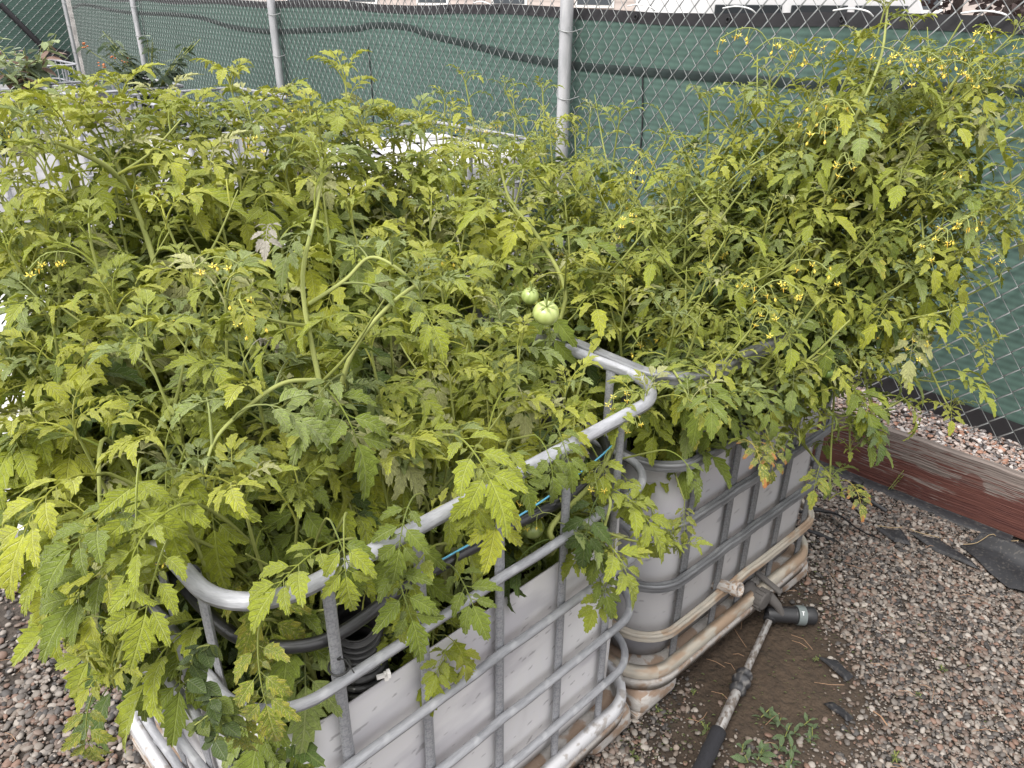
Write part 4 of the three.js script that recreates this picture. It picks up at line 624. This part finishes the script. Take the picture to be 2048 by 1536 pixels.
{ // sagging dark strap sewn along the cloth
  const c = curve([[13.6, 1.7], [12.7, 1.76], [10.06, 1.69], [6.94, 1.70], [5.83, 1.625], [4.58, 1.614], [3.6, 1.66], [2.78, 1.70], [2.56, 1.728], [1.96, 1.732], [1.6, 1.687], [1.05, 1.645], [0.57, 1.602], [0.06, 1.58], [-0.95, 1.588], [-1.57, 1.6], [-2.56, 1.655], [-4, 1.7]].map(([s, y]) => new V3(s, y, 0)), 200), g = new MB(), rows = [];
  for (const p of c) rows.push([g.pv(Fpt(p.x, p.y - 0.022, wav(p.x, p.y) - 0.006)), g.pv(Fpt(p.x, p.y + 0.006, wav(p.x, p.y) - 0.013)), g.pv(Fpt(p.x, p.y + 0.024, wav(p.x, p.y) - 0.006))]);
  for (let k = 0; k + 1 < rows.length; k++) for (let j = 0; j < 2; j++) g.quad(rows[k][j], rows[k][j + 1], rows[k + 1][j + 1], rows[k + 1][j]);
  part('strap', fs(g.geo()), std([0.014, 0.026, 0.024], 0.7, { side: THREE.DoubleSide }), scr, 'dark sagging strap across the cloth');
  for (const s of [-0.55, 2.62, -3.1]) part('seam', fs(new MB().tube(curve([Fpt(s, 1.57, wav(s, 1.5) - 0.01), Fpt(s - 0.03, 1.25, wav(s, 1.2) - 0.01), Fpt(s - 0.02, 0.9, wav(s, 0.9) - 0.01)], 8), 0.005, 5).geo()), bandMat, scr);
  for (const s of [-0.55, -1.2, -1.8, -2.35, 0.9]) part('tie', fs(new MB().tube(curve([Fpt(s + 0.1, 1.915, -0.01), Fpt(s + 0.02, 1.925, -0.012), Fpt(s - 0.06, 1.915, -0.008), Fpt(s - 0.07, 1.895, 0.03)], 10), 0.0035, 6).geo()), std([0.75, 0.75, 0.75], 0.5), scr);
  for (let s = -4.2; s < 3; s += 0.62) { const g2 = new THREE.TorusGeometry(0.012, 0.004, 6, 16); g2.rotateY(Math.atan2(FN.x, FN.z)); const p = Fpt(s, sagT(s) - 0.03, wav(s, 1.88) - 0.008); g2.translate(p.x, p.y, p.z); part('grommet', fs(g2), bandMat, scr); }
}
const scr2 = thing('privacy_screen', 'pale green privacy screen on the far corner fence with a black diagonal strap', 'screen', C2.clone()), f2 = (g) => { g.translate(-C2.x, 0, -C2.z); return g; };
part('cloth', f2(cloth(Gpt, 0.05, 5, 0.3, 1.86, 0, 30, 8)), new THREE.MeshStandardMaterial({ map: screenTex, roughness: 0.85, side: THREE.DoubleSide }), scr2);
part('top_hem', f2(cloth(Gpt, 0.05, 5, 1.84, 1.96, -0.004, 30, 2)), bandMat, scr2);
{ const a = onPlane(0, 8, C2, N2), b = onPlane(82, 90, C2, N2), o = N2.clone().multiplyScalar(0.015); part('strap', f2(new MB().tube([a.add(o), b.clone().add(o)], 0.05, 8).geo()), bandMat, scr2, 'black diagonal strap');
  const q = [[76, 86], [140, 104], [138, 128], [82, 118]].map(([x, y]) => onPlane(x, y, C2, N2).addScaledVector(N2, 0.012)), g = new MB(), i = q.map((p) => g.pv(p)); g.quad(...i); part('patch', f2(g.geo()), bandMat, scr2, 'black patch below the strap'); }

// ------------------------------------------------------------ board, fabric, wand
{
  const t = thing('wooden_board', 'long board with flaking dark red paint holding the gravel below the fence', 'board', W(1.54, 0, 3.09));
  const map = canvasTex(2048, 256, (u, v) => {
    const x = u * 8, g = fbm(x * 3, v * 60, 131, 4), gr = fbm(x * 14, v * 130, 133, 3), kn = Math.min(...[[1.25, 0.52], [2.4, 0.6], [3.6, 0.45], [5.2, 0.55], [6.6, 0.5]].map(([a, b]) => Math.hypot((x - a) * 1.1, (v - b) * 0.28)));
    const wood = mix3([0.07, 0.055, 0.047], [0.25, 0.205, 0.185], clamp(g * 0.9 + (gr - 0.4) * 0.8)), red = mix3([0.06, 0.018, 0.015], [0.12, 0.042, 0.03], clamp(fbm(x * 5, v * 24, 135, 4) + 0.5 * (fbm(x * 40, v * 60, 136, 2) - 0.5)));
    const wear = fbm(x * 2.6, v * 7, 137, 4) * 0.75 + fbm(x * 16, v * 100, 139, 3) * 0.75 - 0.18 + (v - 0.5) * 0.75 + 0.06;
    return mix3(red, wood, sstep(0.66, 0.74, wear) * (kn < 0.035 + 0.03 * fbm(x * 20, v * 20, 142, 2) ? 0.25 : 1));
  }, { repeat: [1 / 8, 1] });
  const top = 0.288, g = new MB(), prof = [[0, 0.02, 0], [0, top - 0.004, 0.93], [0.004, top, 0.95], [0.036, top, 1], [0.04, top - 0.004, 1], [0.04, 0.02, 1]], rows = [];
  for (let k = 0; k <= 60; k++) { const s = lerp(-6, -0.6, k / 60); rows.push(prof.map(([d, y, v]) => g.pv(W(2.04 - 0.722 * (s + 3) + 0.69 * d, 0, 2.548 + 0.69 * (s + 3) + 0.722 * d).setY(y - 0.002 * Math.sin(k * 2.1)).sub(t.position), s, v))); }
  for (let k = 0; k < 60; k++) for (let j = 0; j + 1 < prof.length; j++) g.quad(rows[k][j], rows[k][j + 1], rows[k + 1][j + 1], rows[k + 1][j]);
  part('plank', g.geo(), new THREE.MeshStandardMaterial({ map, bumpMap: canvasTex(1024, 256, (u, v) => fbm(u * 60, v * 90, 141, 3), { data: true, repeat: [1 / 8, 1] }), bumpScale: 0.003, roughness: 0.8, side: THREE.DoubleSide }), t);
}
const fabricMat = new THREE.MeshStandardMaterial({ map: canvasTex(256, 256, (u, v) => { const k = 0.6 + 0.5 * fbm(u * 8, v * 8, 151, 3, 8) + 0.25 * Math.sin(u * 6.283 * 64) * Math.sin(v * 6.283 * 64), d = sstep(0.6, 0.8, fbm(u * 24, v * 24, 153, 3, 24)); return mix3([0.014 * k, 0.014 * k, 0.017 * k], [0.09, 0.08, 0.07], d * 0.5); }, { repeat: [3, 3] }), roughness: 0.6, side: THREE.DoubleSide });
const threadMat = std([0.3, 0.22, 0.12], 0.8);
function fabric(label, pts, o = {}) {                            // outline on the ground, hump height
  const c = pts.reduce((a, p) => [a[0] + p[0] / pts.length, a[1] + p[1] / pts.length], [0, 0]), g = new MB(), N = 14, R = 5, t = thing('landscape_fabric', label, 'fabric', W(c[0], 0, c[1]), 0, o.group);
  const ring = []; for (let k = 0; k < pts.length; k++) { const a = pts[k], b = pts[(k + 1) % pts.length]; for (let e = 0; e < N; e++) { const f = e / N, j = 0.008 * (fbm(k * 3 + f * 4, c[0] * 9, 155, 2) - 0.5); ring.push([lerp(a[0], b[0], f) - c[0] + j, lerp(a[1], b[1], f) - c[1] + j]); } }
  const hgt = (x, z) => 0.009 + (o.hump ?? 0.02) * Math.pow(fbm((x + c[0]) * 9, (z + c[1]) * 5, 157, 2), 1.5) * 2 + (o.fold ? o.fold * Math.exp(-Math.pow((x * 0.8 + z * 0.6 - o.at) / 0.03, 2)) : 0);
  const rows = []; for (let j = 0; j <= R; j++) rows.push(ring.map(([x, z]) => { const f = 1 - j / R; return g.v(x * f, hgt(x * f, z * f) - (j === 0 ? 0.008 : 0), -z * f, (x * f + c[0]) * 2, (z * f + c[1]) * 2); }));
  for (let j = 0; j < R; j++) for (let k = 0; k < ring.length; k++) { const k2 = (k + 1) % ring.length; g.quad(rows[j][k], rows[j][k2], rows[j + 1][k2], rows[j + 1][k]); }
  part('sheet', g.geo(), fabricMat, t);
  if (o.thread) { const a = pts[o.thread[0]], b = pts[o.thread[1]], q = []; for (let k = 0; k <= 12; k++) { const x = lerp(a[0], b[0], k / 12) - c[0], z = lerp(a[1], b[1], k / 12) - c[1]; q.push(new V3(x * 0.96, hgt(x, z) + 0.004, -z * 0.96)); } part('stitching', new MB().tube(q, 0.0018, 4).geo(), threadMat, t); }
}
fabric('wide black landscape fabric folded over the gravel at the right edge below the red board', [[1.79, 2.49], [1.84, 2.23], [2.02, 2.12], [2.3, 2.0], [2.3, 2.2], [2.02, 2.5], [1.9, 2.52]], { hump: 0.03, fold: 0.045, at: 0.02, thread: [0, 5] });
fabric('medium strip of black landscape fabric left of the wide folded one', [[1.62, 2.57], [1.68, 2.46], [1.8, 2.33], [1.77, 2.43], [1.72, 2.52]], { thread: [0, 4] });
fabric('short scrap of black landscape fabric between two longer strips in the gravel', [[1.5, 2.6], [1.54, 2.51], [1.6, 2.49], [1.6, 2.58]], { thread: [0, 3] });
fabric('thin crumpled strip of black landscape fabric nearest the base of the dark-railed tote', [[1.2, 2.72], [1.33, 2.7], [1.42, 2.58], [1.5, 2.5], [1.4, 2.6], [1.31, 2.66]], { hump: 0.04 });
fabric('narrow black landscape fabric edge showing just beside the pallet corner of the dark-railed tote', [[1.16, 2.62], [1.26, 2.57], [1.32, 2.5], [1.22, 2.57]], { hump: 0.02 });
fabric('small black landscape fabric scrap half covered by gravel right of the metal wand', [[1.02, 1.9], [1.08, 1.8], [1.11, 1.82], [1.08, 1.89]], { hump: 0.01 });
fabric('tiny black landscape fabric scrap in the gravel near the bottom weeds', [[0.97, 1.71], [1.02, 1.64], [1.05, 1.66], [1.0, 1.72]], { hump: 0.01 });
{ // black edging along the foot of the board
  const g = new MB(), rows = []; for (let k = 0; k <= 50; k++) { const s = lerp(-3.0, -0.8, k / 50), w = 0.03 * (0.8 + 0.4 * fbm(k * 0.4, 1, 161, 2)); const e = (y, d) => W(2.04 - 0.722 * (s + 3) - 0.69 * d, y, 2.548 + 0.69 * (s + 3) - 0.722 * d); rows.push([g.pv(e(0.022, 0.003), s, 0), g.pv(e(0.018, 0.012), s, 0.02), g.pv(e(0.016, 0.02 + w), s, 0.1), g.pv(e(0, 0.026 + w), s, 0.12)]); }
  for (let k = 0; k < 50; k++) for (let j = 0; j < 3; j++) g.quad(rows[k][j], rows[k][j + 1], rows[k + 1][j + 1], rows[k + 1][j]);
  single('edging_strip', g.geo(), fabricMat, 'long black fabric edging along the foot of the red board', 'edging');
}
{ // telescopic wand lying on the soil
  const a = W(0.5, 0.032, 1.4), b = W(0.905, 0.045, 2.05), d = b.clone().sub(a), L = d.length(), t = thing('water_wand', 'telescopic metal wand with black foam grip and black head lying on the wet soil', 'wand', a.clone().setY(0)), p = (s, y = 0) => a.clone().addScaledVector(d, s).sub(t.position).add(new V3(0, y, 0));
  const alu = new THREE.MeshStandardMaterial({ map: canvasTex(64, 256, (u, v) => { const n = fbm(u * 6, v * 20, 171, 4); return mix3([0.42, 0.4, 0.39], [0.2, 0.17, 0.15], sstep(0.45, 0.7, n)); }), roughness: 0.4, metalness: 0.55 });
  part('shaft', new MB().tube([p(0.27), p(0.54)], 0.0155, 16).geo(), alu, t); part('shaft', new MB().tube([p(0.56), p(0.99)], 0.0115, 16).geo(), alu, t);
  const foam = new MB(), fp = []; for (let k = 0; k <= 12; k++) fp.push(p(lerp(-0.12, 0.285, k / 12))); foam.tube(fp, (u, k) => 0.023 + 0.0012 * Math.sin(k * 2.3), 16); part('grip', foam.geo(), new THREE.MeshStandardMaterial({ color: C(0.016, 0.016, 0.02), roughness: 0.95, bumpMap: galvBump, bumpScale: 0.002 }), t);
  const lock = new MB(), lp = []; for (let k = 0; k <= 14; k++) lp.push(p(lerp(0.5, 0.63, k / 14))); lock.tube(lp, (u, k) => [0.018, 0.024, 0.027, 0.025, 0.022, 0.023, 0.028, 0.031, 0.03, 0.024, 0.023, 0.026, 0.027, 0.022, 0.016][k], 14);
  part('locking_collar', lock.geo(), new THREE.MeshStandardMaterial({ map: canvasTex(64, 64, (u, v) => mix3([0.03, 0.03, 0.033], [0.2, 0.19, 0.18], sstep(0.5, 0.75, fbm(u * 8, v * 8, 173, 4)))), roughness: 0.5 }), t);
  const e = b.clone().sub(t.position), ax = W(0.155, -0.012, 0.005), q = (s, y = 0.012) => e.clone().addScaledVector(ax, s).add(new V3(0, y, 0));
  part('elbow', new MB().tube(curve([p(0.97), p(1.0, 0.01), q(0.12), q(0.3)], 12), 0.021, 14).geo(), blackPlastic, t);
  part('head', new MB().tube([q(-0.12), q(-0.1), q(0.2), q(0.5), q(0.52), q(0.56)], (u, k) => [0.016, 0.026, 0.028, 0.028, 0.031, 0.031][k], 20).geo(), blackPlastic, t);
  const ring = part('dial_ring', new MB().tube([q(0.56), q(0.565), q(0.74), q(0.745)], (u, k) => [0.03, 0.034, 0.034, 0.03][k], 24).geo(), std([0.13, 0.15, 0.15], 0.5), t, 'grey ring with a small T mark');
  part('nozzle', new MB().tube([q(0.745), q(0.76), q(0.95), q(1.0)], (u, k) => [0.024, 0.031, 0.032, 0.024][k], 20).geo(), blackPlastic, t);
  const font = await new FontLoader().loadAsync('fonts/droid/droid_sans_bold.typeface.json'), tg = new TextGeometry('T', { font, size: 0.014, depth: 0.0012, curveSegments: 3 }); tg.computeBoundingBox(); tg.translate(-0.005, -0.007, 0);
  const tm = part('mark', tg, std([0.6, 0.62, 0.62], 0.6), t), nrm = new V3(0, 0.8, 0.6); tm.position.copy(q(0.65)).addScaledVector(nrm, 0.0343); tm.rotation.x = -0.93; tm.rotation.z = -0.1;
}
{ // small black cap standing by the board
  const t = thing('irrigation_valve', 'small black round-topped irrigation valve on the gravel by the board', 'valve', W(1.5, 0, 2.82));
  part('body', new THREE.LatheGeometry([[0.001, 0], [0.032, 0], [0.03, 0.05], [0.022, 0.055], [0.02, 0.075], [0.024, 0.08], [0.024, 0.098], [0.018, 0.104], [0.001, 0.105]].map((p) => new THREE.Vector2(...p)), 20), blackPlastic, t);
  part('pipe', new MB().tube([new V3(0.02, 0.03, 0.01), new V3(0.06, 0.02, 0.05), new V3(0.1, 0.012, 0.1)], 0.01, 8).geo(), blackPlastic, t);
}
// ground weeds
const weedLeaf = (() => { const g = new MB(), rows = []; for (const [t, w] of [[0, 0.1], [0.25, 0.75], [0.5, 1], [0.75, 0.65], [1, 0]]) rows.push([g.v(-w * 0.2, 0.35 * t + 0.06 * w - 0.3 * t * t, t, 0.5 - 0.5 * w, t), g.v(0, 0.35 * t - 0.3 * t * t, t, 0.5, t), g.v(w * 0.2, 0.35 * t + 0.06 * w - 0.3 * t * t, t, 0.5 + 0.5 * w, t)]); for (let k = 0; k < 4; k++) for (let j = 0; j < 2; j++) g.quad(rows[k][j], rows[k][j + 1], rows[k + 1][j + 1], rows[k + 1][j]); return g.geo(); })();
const weedMat = [leafMat([0.12, 0.19, 0.07], [0.22, 0.3, 0.13], { seed: 21 }), leafMat([0.15, 0.2, 0.04], [0.26, 0.3, 0.1], { seed: 22 })], rw = rngOf(951);
function weed(label, x, z, size, n, hgt, mt) {
  const t = thing('ground_weed', label, 'weed', W(x, 0, z), rw() * 6), s = new MB(), ns = size > 0.04 ? 4 : 2;
  for (let q = 0; q < ns; q++) {
    const o = new V3((rw() - 0.5) * size * 1.6, 0.004, (rw() - 0.5) * size * 1.6).multiplyScalar(q ? 1 : 0), tip = new V3((rw() - 0.5) * 0.8 * hgt, hgt * (0.5 + 0.6 * rw()), (rw() - 0.5) * 0.8 * hgt).add(o); s.tube([o, o.clone().lerp(tip, 0.5), tip], 0.0014, 5);
    for (let k = 0; k < n / ns + 2; k++) { const f = k / (n / ns + 2), m = part('leaf', weedLeaf, weedMat[mt], t); m.position.copy(o).lerp(tip, f); m.rotation.set(-0.7 * f + (rw() - 0.5) * 0.9, k * 2.4 + rw() * 1.2, (rw() - 0.5) * 0.8, 'YXZ'); m.scale.setScalar(size * lerp(0.75, 0.45, f) * (0.55 + 0.7 * rw())); }
  }
  part('stem', s.geo(), stemMat, t);
}
for (const [l, px, py, s, n, h, mt] of [['largest pointed-leaf weed between the wand grip and the gravel at the bottom edge', 1555, 1450, 0.06, 12, 0.05, 0], ['pointed-leaf weed right of the largest one at the bottom', 1625, 1475, 0.05, 11, 0.04, 0], ['weed at the bottom edge right beside the black foam grip', 1515, 1520, 0.06, 12, 0.04, 0], ['weed at the bottom edge below the largest weed', 1580, 1530, 0.055, 12, 0.04, 0], ['yellow-green weed tuft at the lowest edge in the pebbles', 1785, 1525, 0.03, 12, 0.05, 1], ['mossy yellow-green weed tuft in the middle of the right gravel', 1890, 1348, 0.022, 16, 0.02, 1], ['small yellow-green weed tuft left of the mossy one', 1835, 1392, 0.02, 12, 0.02, 1], ['small weed at the foot of the near tote, left of the wand', 1300, 1420, 0.03, 9, 0.04, 1], ['small weed by the bottom edge left of the foam grip', 1415, 1460, 0.028, 9, 0.03, 1], ['tiny weed on the wet soil between wand and tote', 1385, 1385, 0.02, 8, 0.02, 1], ['thin upright weed beside the small black valve at the board', 1772, 985, 0.03, 16, 0.13, 1], ['little weed in front of the small black valve', 1730, 1010, 0.035, 8, 0.05, 0], ['tiny weed at the right of the wet soil', 1635, 1320, 0.018, 9, 0.02, 1], ['weed at the bottom edge left of the wand under the near tote', 1280, 1525, 0.032, 9, 0.03, 1], ['weed among pebbles at far left below the leaves', 20, 1195, 0.03, 9, 0.03, 1]]) { const p = onPlane(px, py, new V3(), new V3(0, 1, 0)); weed(l, p.x, -p.z, s, n, h, mt); }
{ // low creeping sprouts and dry needles on the ground
  const r = rngOf(961), m4 = new THREE.Matrix4(), e = new THREE.Euler(), q = new THREE.Quaternion(), im = new THREE.InstancedMesh(weedLeaf, weedMat[1], 700);
  for (let k = 0; k < 700; k++) { const c = [[0.6, 1.62, 0.22], [0.45, 1.55, 0.15], [0.9, 1.75, 0.2], [1.25, 1.85, 0.3], [1.1, 2.2, 0.25], [1.1, 2.45, 0.2]][k % 6], a = r() * 6.28, d = c[2] * Math.sqrt(r()); e.set(-0.3 - r() * 0.6, r() * 6.28, 0); const s = 0.006 + 0.009 * r(); m4.compose(W(c[0] + Math.cos(a) * d, 0.008, c[1] + Math.sin(a) * d), q.setFromEuler(e), new V3(s * 1.6, s, s)); im.setMatrixAt(k, m4); }
  im.name = 'ground_sprouts'; im.userData = { label: 'tiny green sprouts scattered on the soil', category: 'sprouts', kind: 'stuff' }; im.castShadow = im.receiveShadow = true; scene.add(im);
  const g = new MB(); for (let k = 0; k < 190; k++) { const L = k % 3, x = L ? -2.1 + r() * 1.5 : 0.5 + r() * 1.3, z = L ? 0.85 + r() * 1.5 : 1.1 + r() * 1.4, a = r() * 6.28, l = 0.03 + 0.07 * r(), b = (r() - 0.5) * 0.5, y = 0.02; if (inPoly(x, z, slabPoly)) continue; g.tube([W(x, y, z), W(x + Math.cos(a) * l / 2, y + 0.006, z + Math.sin(a) * l / 2), W(x + Math.cos(a + b) * l, y - 0.002, z + Math.sin(a + b) * l)], k % 17 === 0 ? 0.0026 : 0.0009, 4); }
  const o = single('dry_needles', g.geo(), std([0.33, 0.2, 0.12], 0.8), 'dry brown pine needles and twigs lying on the gravel', 'needles'); o.userData.kind = 'stuff';
}

// ------------------------------------------------------------ things farther back
const lodRails = [1.135, 0.9, 0.66, 0.42], plainTank = hdpe(45, { mud: 0.4 });
const farTote = (label, x, z, closed, ang = 43) => tote(label, { L: 1.1, D: 1.1, x, z, ang, lod: true, mat: galvA, front: [0.16, 0.36, 0.55, 0.75, 0.94], sideUps: [0.2, 0.45, 0.7, 0.92], rails: lodRails, rim: closed ? 1.08 : 0.86, soil: 0.78, closed, tankMat: plainTank, group: 'totes farther back along the fence' });
const tC = farTote('closed white-topped tote behind the two planted totes, before the second grey post', -0.62, 5.15, true);
const tD = farTote('caged tote farther back between the second and third grey posts', -2.75, 7.3, false);
const tE = farTote('caged tote holding the orange-flowered shrub at upper left', -4.0, 8.15, false);
const tF = farTote('white caged tote at the left edge above the near plants', -4.0, 6.35, false);
const tG = farTote('farthest caged tote at the upper left corner', -6.3, 10.6, false);
const ovate = (() => { const g = new MB(), rows = []; for (const [t, w] of [[0, 0.1], [0.22, 0.8], [0.5, 1], [0.8, 0.55], [1, 0]]) rows.push([g.v(-w * 0.3, 0.05 * w - 0.25 * t * t, t, 0.5 - 0.5 * w, t), g.v(0, -0.25 * t * t, t, 0.5, t), g.v(w * 0.3, 0.05 * w - 0.25 * t * t, t, 0.5 + 0.5 * w, t)]); for (let k = 0; k < 4; k++) for (let j = 0; j < 2; j++) g.quad(rows[k][j], rows[k][j + 1], rows[k + 1][j + 1], rows[k + 1][j]); return g.geo(); })();
const bushMat = { pale: leafMat([0.24, 0.3, 0.13], [0.34, 0.39, 0.2], { seed: 31, coat: 0.1 }), dark: leafMat([0.075, 0.115, 0.06], [0.15, 0.2, 0.1], { seed: 32 }), grey: leafMat([0.15, 0.2, 0.12], [0.25, 0.3, 0.18], { seed: 33 }), red: leafMat([0.2, 0.12, 0.09], [0.3, 0.2, 0.15], { seed: 34 }) };
function bush(name, label, cat, base, shoots, mats, leaf, seed, extra) {
  const t = thing(name, label, cat, base), r = rngOf(seed), st = new MB(); let n = 0; const many = [];
  for (const tip of shoots) { const e = tip.clone().sub(base), c = curve([new V3(), new V3(e.x * 0.3, e.y * 0.55, e.z * 0.3), e], 14); st.tube(c, (u) => 0.008 * (1 - 0.7 * u), 5); for (let k = 3; k <= 14; k++) for (let j = 0; j < 3; j++) many.push([c[k], k / 14, k * 2.4 + j * 2.1 + r()]); }
  many.forEach(([p, f, yaw], i) => { if (many.length > 300 && (i * 300) % many.length >= 300) return; const m = part('leaf', ovate, mats[Math.floor(r() * mats.length)], t); m.position.copy(p).add(new V3((r() - 0.5) * 0.06, (r() - 0.5) * 0.06, (r() - 0.5) * 0.06)); m.rotation.set(-0.3 + r() * 0.9, yaw, (r() - 0.5) * 0.6, 'YXZ'); m.scale.setScalar(leaf * (1.1 - 0.55 * f) * (0.7 + 0.6 * r())); });
  part('stem', st.geo(), stemMat, t); extra?.(t, r, base);
}
const spread = (seed, n, c, rad, y0, y1) => { const r = rngOf(seed), o = []; for (let k = 0; k < n; k++) { const a = r() * 6.28, d = rad * Math.sqrt(r()); o.push(W(c[0] + Math.cos(a) * d, lerp(y0, y1, r()), c[1] + Math.sin(a) * d)); } return o; };
const orange = std([0.42, 0.13, 0.04], 0.6);
bush('flowering_shrub', 'dark-leaved shrub with small orange flowers in the upper left tote', 'shrub', W(-3.55, 0.78, 8.05), [...spread(31, 13, [-3.5, 8.05], 0.5, 1.3, 1.62), at(205, 62, 8.1), at(262, 130, 8.0), at(285, 145, 8.0), at(166, 92, 7.95), at(222, 114, 7.95), at(205, 132, 7.95), at(250, 122, 7.95)], [bushMat.dark, bushMat.dark, bushMat.grey], 0.17, 971, (t, r, b) => {
  for (const [x, y] of [[166, 90], [222, 112], [205, 130], [186, 172], [250, 120]]) { const g = []; for (let k = 0; k < 7; k++) { const s = new THREE.SphereGeometry(0.011, 7, 5); s.scale(1, 0.6, 1); s.translate((r() - 0.5) * 0.06, (r() - 0.5) * 0.05, (r() - 0.5) * 0.06); g.push(s); } part('flower', merge(g), orange, t, null, at(x, y, 7.9).sub(b)); }
});
bush('leafy_shrub', 'pale green broad-leaved shrub at the left edge in the farthest totes', 'shrub', W(-4.75, 0.78, 8.1), spread(32, 16, [-4.8, 8.1], 0.55, 1.35, 1.66), [bushMat.pale, bushMat.pale, bushMat.grey, bushMat.red], 0.2, 972);
bush('leafy_shrub', 'low pale green plant filling the tote below the orange-flowered shrub', 'shrub', W(-4.0, 0.78, 6.35), spread(33, 14, [-4.0, 6.4], 0.5, 0.95, 1.25), [bushMat.pale, bushMat.grey], 0.15, 973);
bush('leafy_shrub', 'grey-green plant in the tote between the second and third grey posts', 'shrub', W(-2.75, 0.78, 7.3), spread(34, 9, [-2.8, 7.3], 0.4, 0.9, 1.15), [bushMat.grey, bushMat.dark], 0.15, 974);
// beyond the screen: pale wall, parked van, dark trees
{
  const w = thing('building', 'low tan building far beyond the fence', 'building', W(6, 0, 48), -0.5), tan = new THREE.MeshStandardMaterial({ map: canvasTex(128, 64, (u, v) => { const b = ((v * 24) % 1 < 0.08 || ((u * 40 + Math.floor(v * 24) * 0.5) % 1) < 0.06) ? 0.8 : 1, k = b * (0.85 + 0.3 * vnoise(u * 40, v * 24, 181)); return [0.46 * k, 0.4 * k, 0.37 * k]; }), roughness: 0.9 });
  const wl = new THREE.BoxGeometry(46, 5, 8); wl.translate(0, 2.5, 0); part('wall', wl, tan, w); const rf = new THREE.BoxGeometry(47, 0.5, 9); rf.translate(0, 5.25, 0); part('roof', rf, std([0.3, 0.28, 0.27]), w);
  for (let k = -4; k <= 4; k++) { const f = new RoundedBoxGeometry(2.2, 1.6, 0.12, 2, 0.03); f.translate(k * 5, 2.2, 4.02); const m = part('window', f, std([0.7, 0.69, 0.67]), w); const p = new THREE.BoxGeometry(1.9, 1.3, 0.06); p.translate(k * 5, 2.2, 4.07); part('pane', p, std([0.06, 0.07, 0.08], 0.1), m); }
  const v = thing('parked_van', 'white van parked beyond the fence right of the grey post', 'van', W(4.6, 0, 13.5), 0.25), wh = std([0.72, 0.72, 0.73], 0.3), dk = std([0.03, 0.035, 0.04], 0.15), ty = std([0.02, 0.02, 0.02], 0.9);
  const s = new THREE.Shape([[-2.5, 0.35], [2.45, 0.35], [2.5, 0.95], [1.75, 1.15], [1.2, 1.95], [0.9, 2.1], [-2.4, 2.12], [-2.5, 1.9]].map((p) => new THREE.Vector2(...p))), bg = new THREE.ExtrudeGeometry(s, { depth: 1.7, bevelEnabled: true, bevelSize: 0.06, bevelThickness: 0.06, bevelSegments: 3 }); bg.translate(0, 0, -0.85); part('body', bg, wh, v);
  for (const [x0, x1] of [[0.15, 1.05], [-0.9, 0.02], [-2.1, -1.05]]) { const g = new RoundedBoxGeometry(x1 - x0, 0.5, 0.03, 2, 0.012); g.translate((x0 + x1) / 2, 1.62, 0.925); part('window', g, dk, v); }
  for (const x of [-1.6, 1.6]) for (const z of [-0.8, 0.8]) { const g = new THREE.TorusGeometry(0.24, 0.1, 10, 24); g.translate(x, 0.34, z); const m = part('wheel', g, ty, v), h = new THREE.CylinderGeometry(0.19, 0.19, 0.12, 20); h.rotateX(Math.PI / 2); h.translate(x, 0.34, z); part('rim', h, std([0.4, 0.4, 0.42], 0.4, { metalness: 0.6 }), m); }
  const dkLeaf = leafMat([0.045, 0.028, 0.026], [0.08, 0.05, 0.045], { seed: 41, coat: 0.1, tr: 0.2 }), bark = std([0.06, 0.045, 0.04], 0.95);
  [['dark purple-leaved tree beyond the fence above the tall right shoots', 5.4, 9.5], ['dark purple-leaved tree beyond the fence in the upper right corner', 7.4, 8.6], ['dark purple-leaved tree beyond the fence right of the white van', 7.6, 15]].forEach(([l, x, z], i) => {
    const t = thing('purple_tree', l, 'tree', W(x, 0, z)), r = rngOf(990 + i); part('trunk', new MB().tube(curve([new V3(), new V3(0.1, 1, 0), new V3(0, 2.4, 0.1), new V3(0.2, 3.6, 0)], 8), (u) => 0.14 * (1 - 0.7 * u), 10).geo(), bark, t);
    const im = new THREE.InstancedMesh(ovate, dkLeaf, 2600), m4 = new THREE.Matrix4(), q = new THREE.Quaternion(), e = new THREE.Euler(), cl = []; for (let k = 0; k < 22; k++) { const a = r() * 6.28, d = 1.5 * Math.sqrt(r()); cl.push(new V3(Math.cos(a) * d, 1.75 + r() * 2.6, Math.sin(a) * d)); }
    for (let k = 0; k < 2600; k++) { const c = cl[k % 22], a = new V3(r() - 0.5, r() - 0.5, r() - 0.5).normalize().multiplyScalar(0.55 * Math.cbrt(r())); e.set(r() * 2 - 1, r() * 6.28, r() * 2 - 1); const s = 0.1 + 0.08 * r(); im.setMatrixAt(k, m4.compose(c.clone().add(a), q.setFromEuler(e), new V3(s, s, s))); }
    im.name = 'crown'; im.castShadow = true; im.userData.kind = 'stuff'; t.add(im);
  });
}
shade(scene);
let nLeaf = 0, nTri = 0; scene.traverse((o) => { if (o.isMesh && !o.isInstancedMesh) { nTri += (o.geometry.index ? o.geometry.index.count : o.geometry.attributes.position.count) / 3; if (o.name === 'leaf') nLeaf++; } });
console.log('leaves', nLeaf, 'triangles', Math.round(nTri), [...plantsA, ...plantsB].map((p) => p.n).join(' '));
renderer.render(scene, camera);
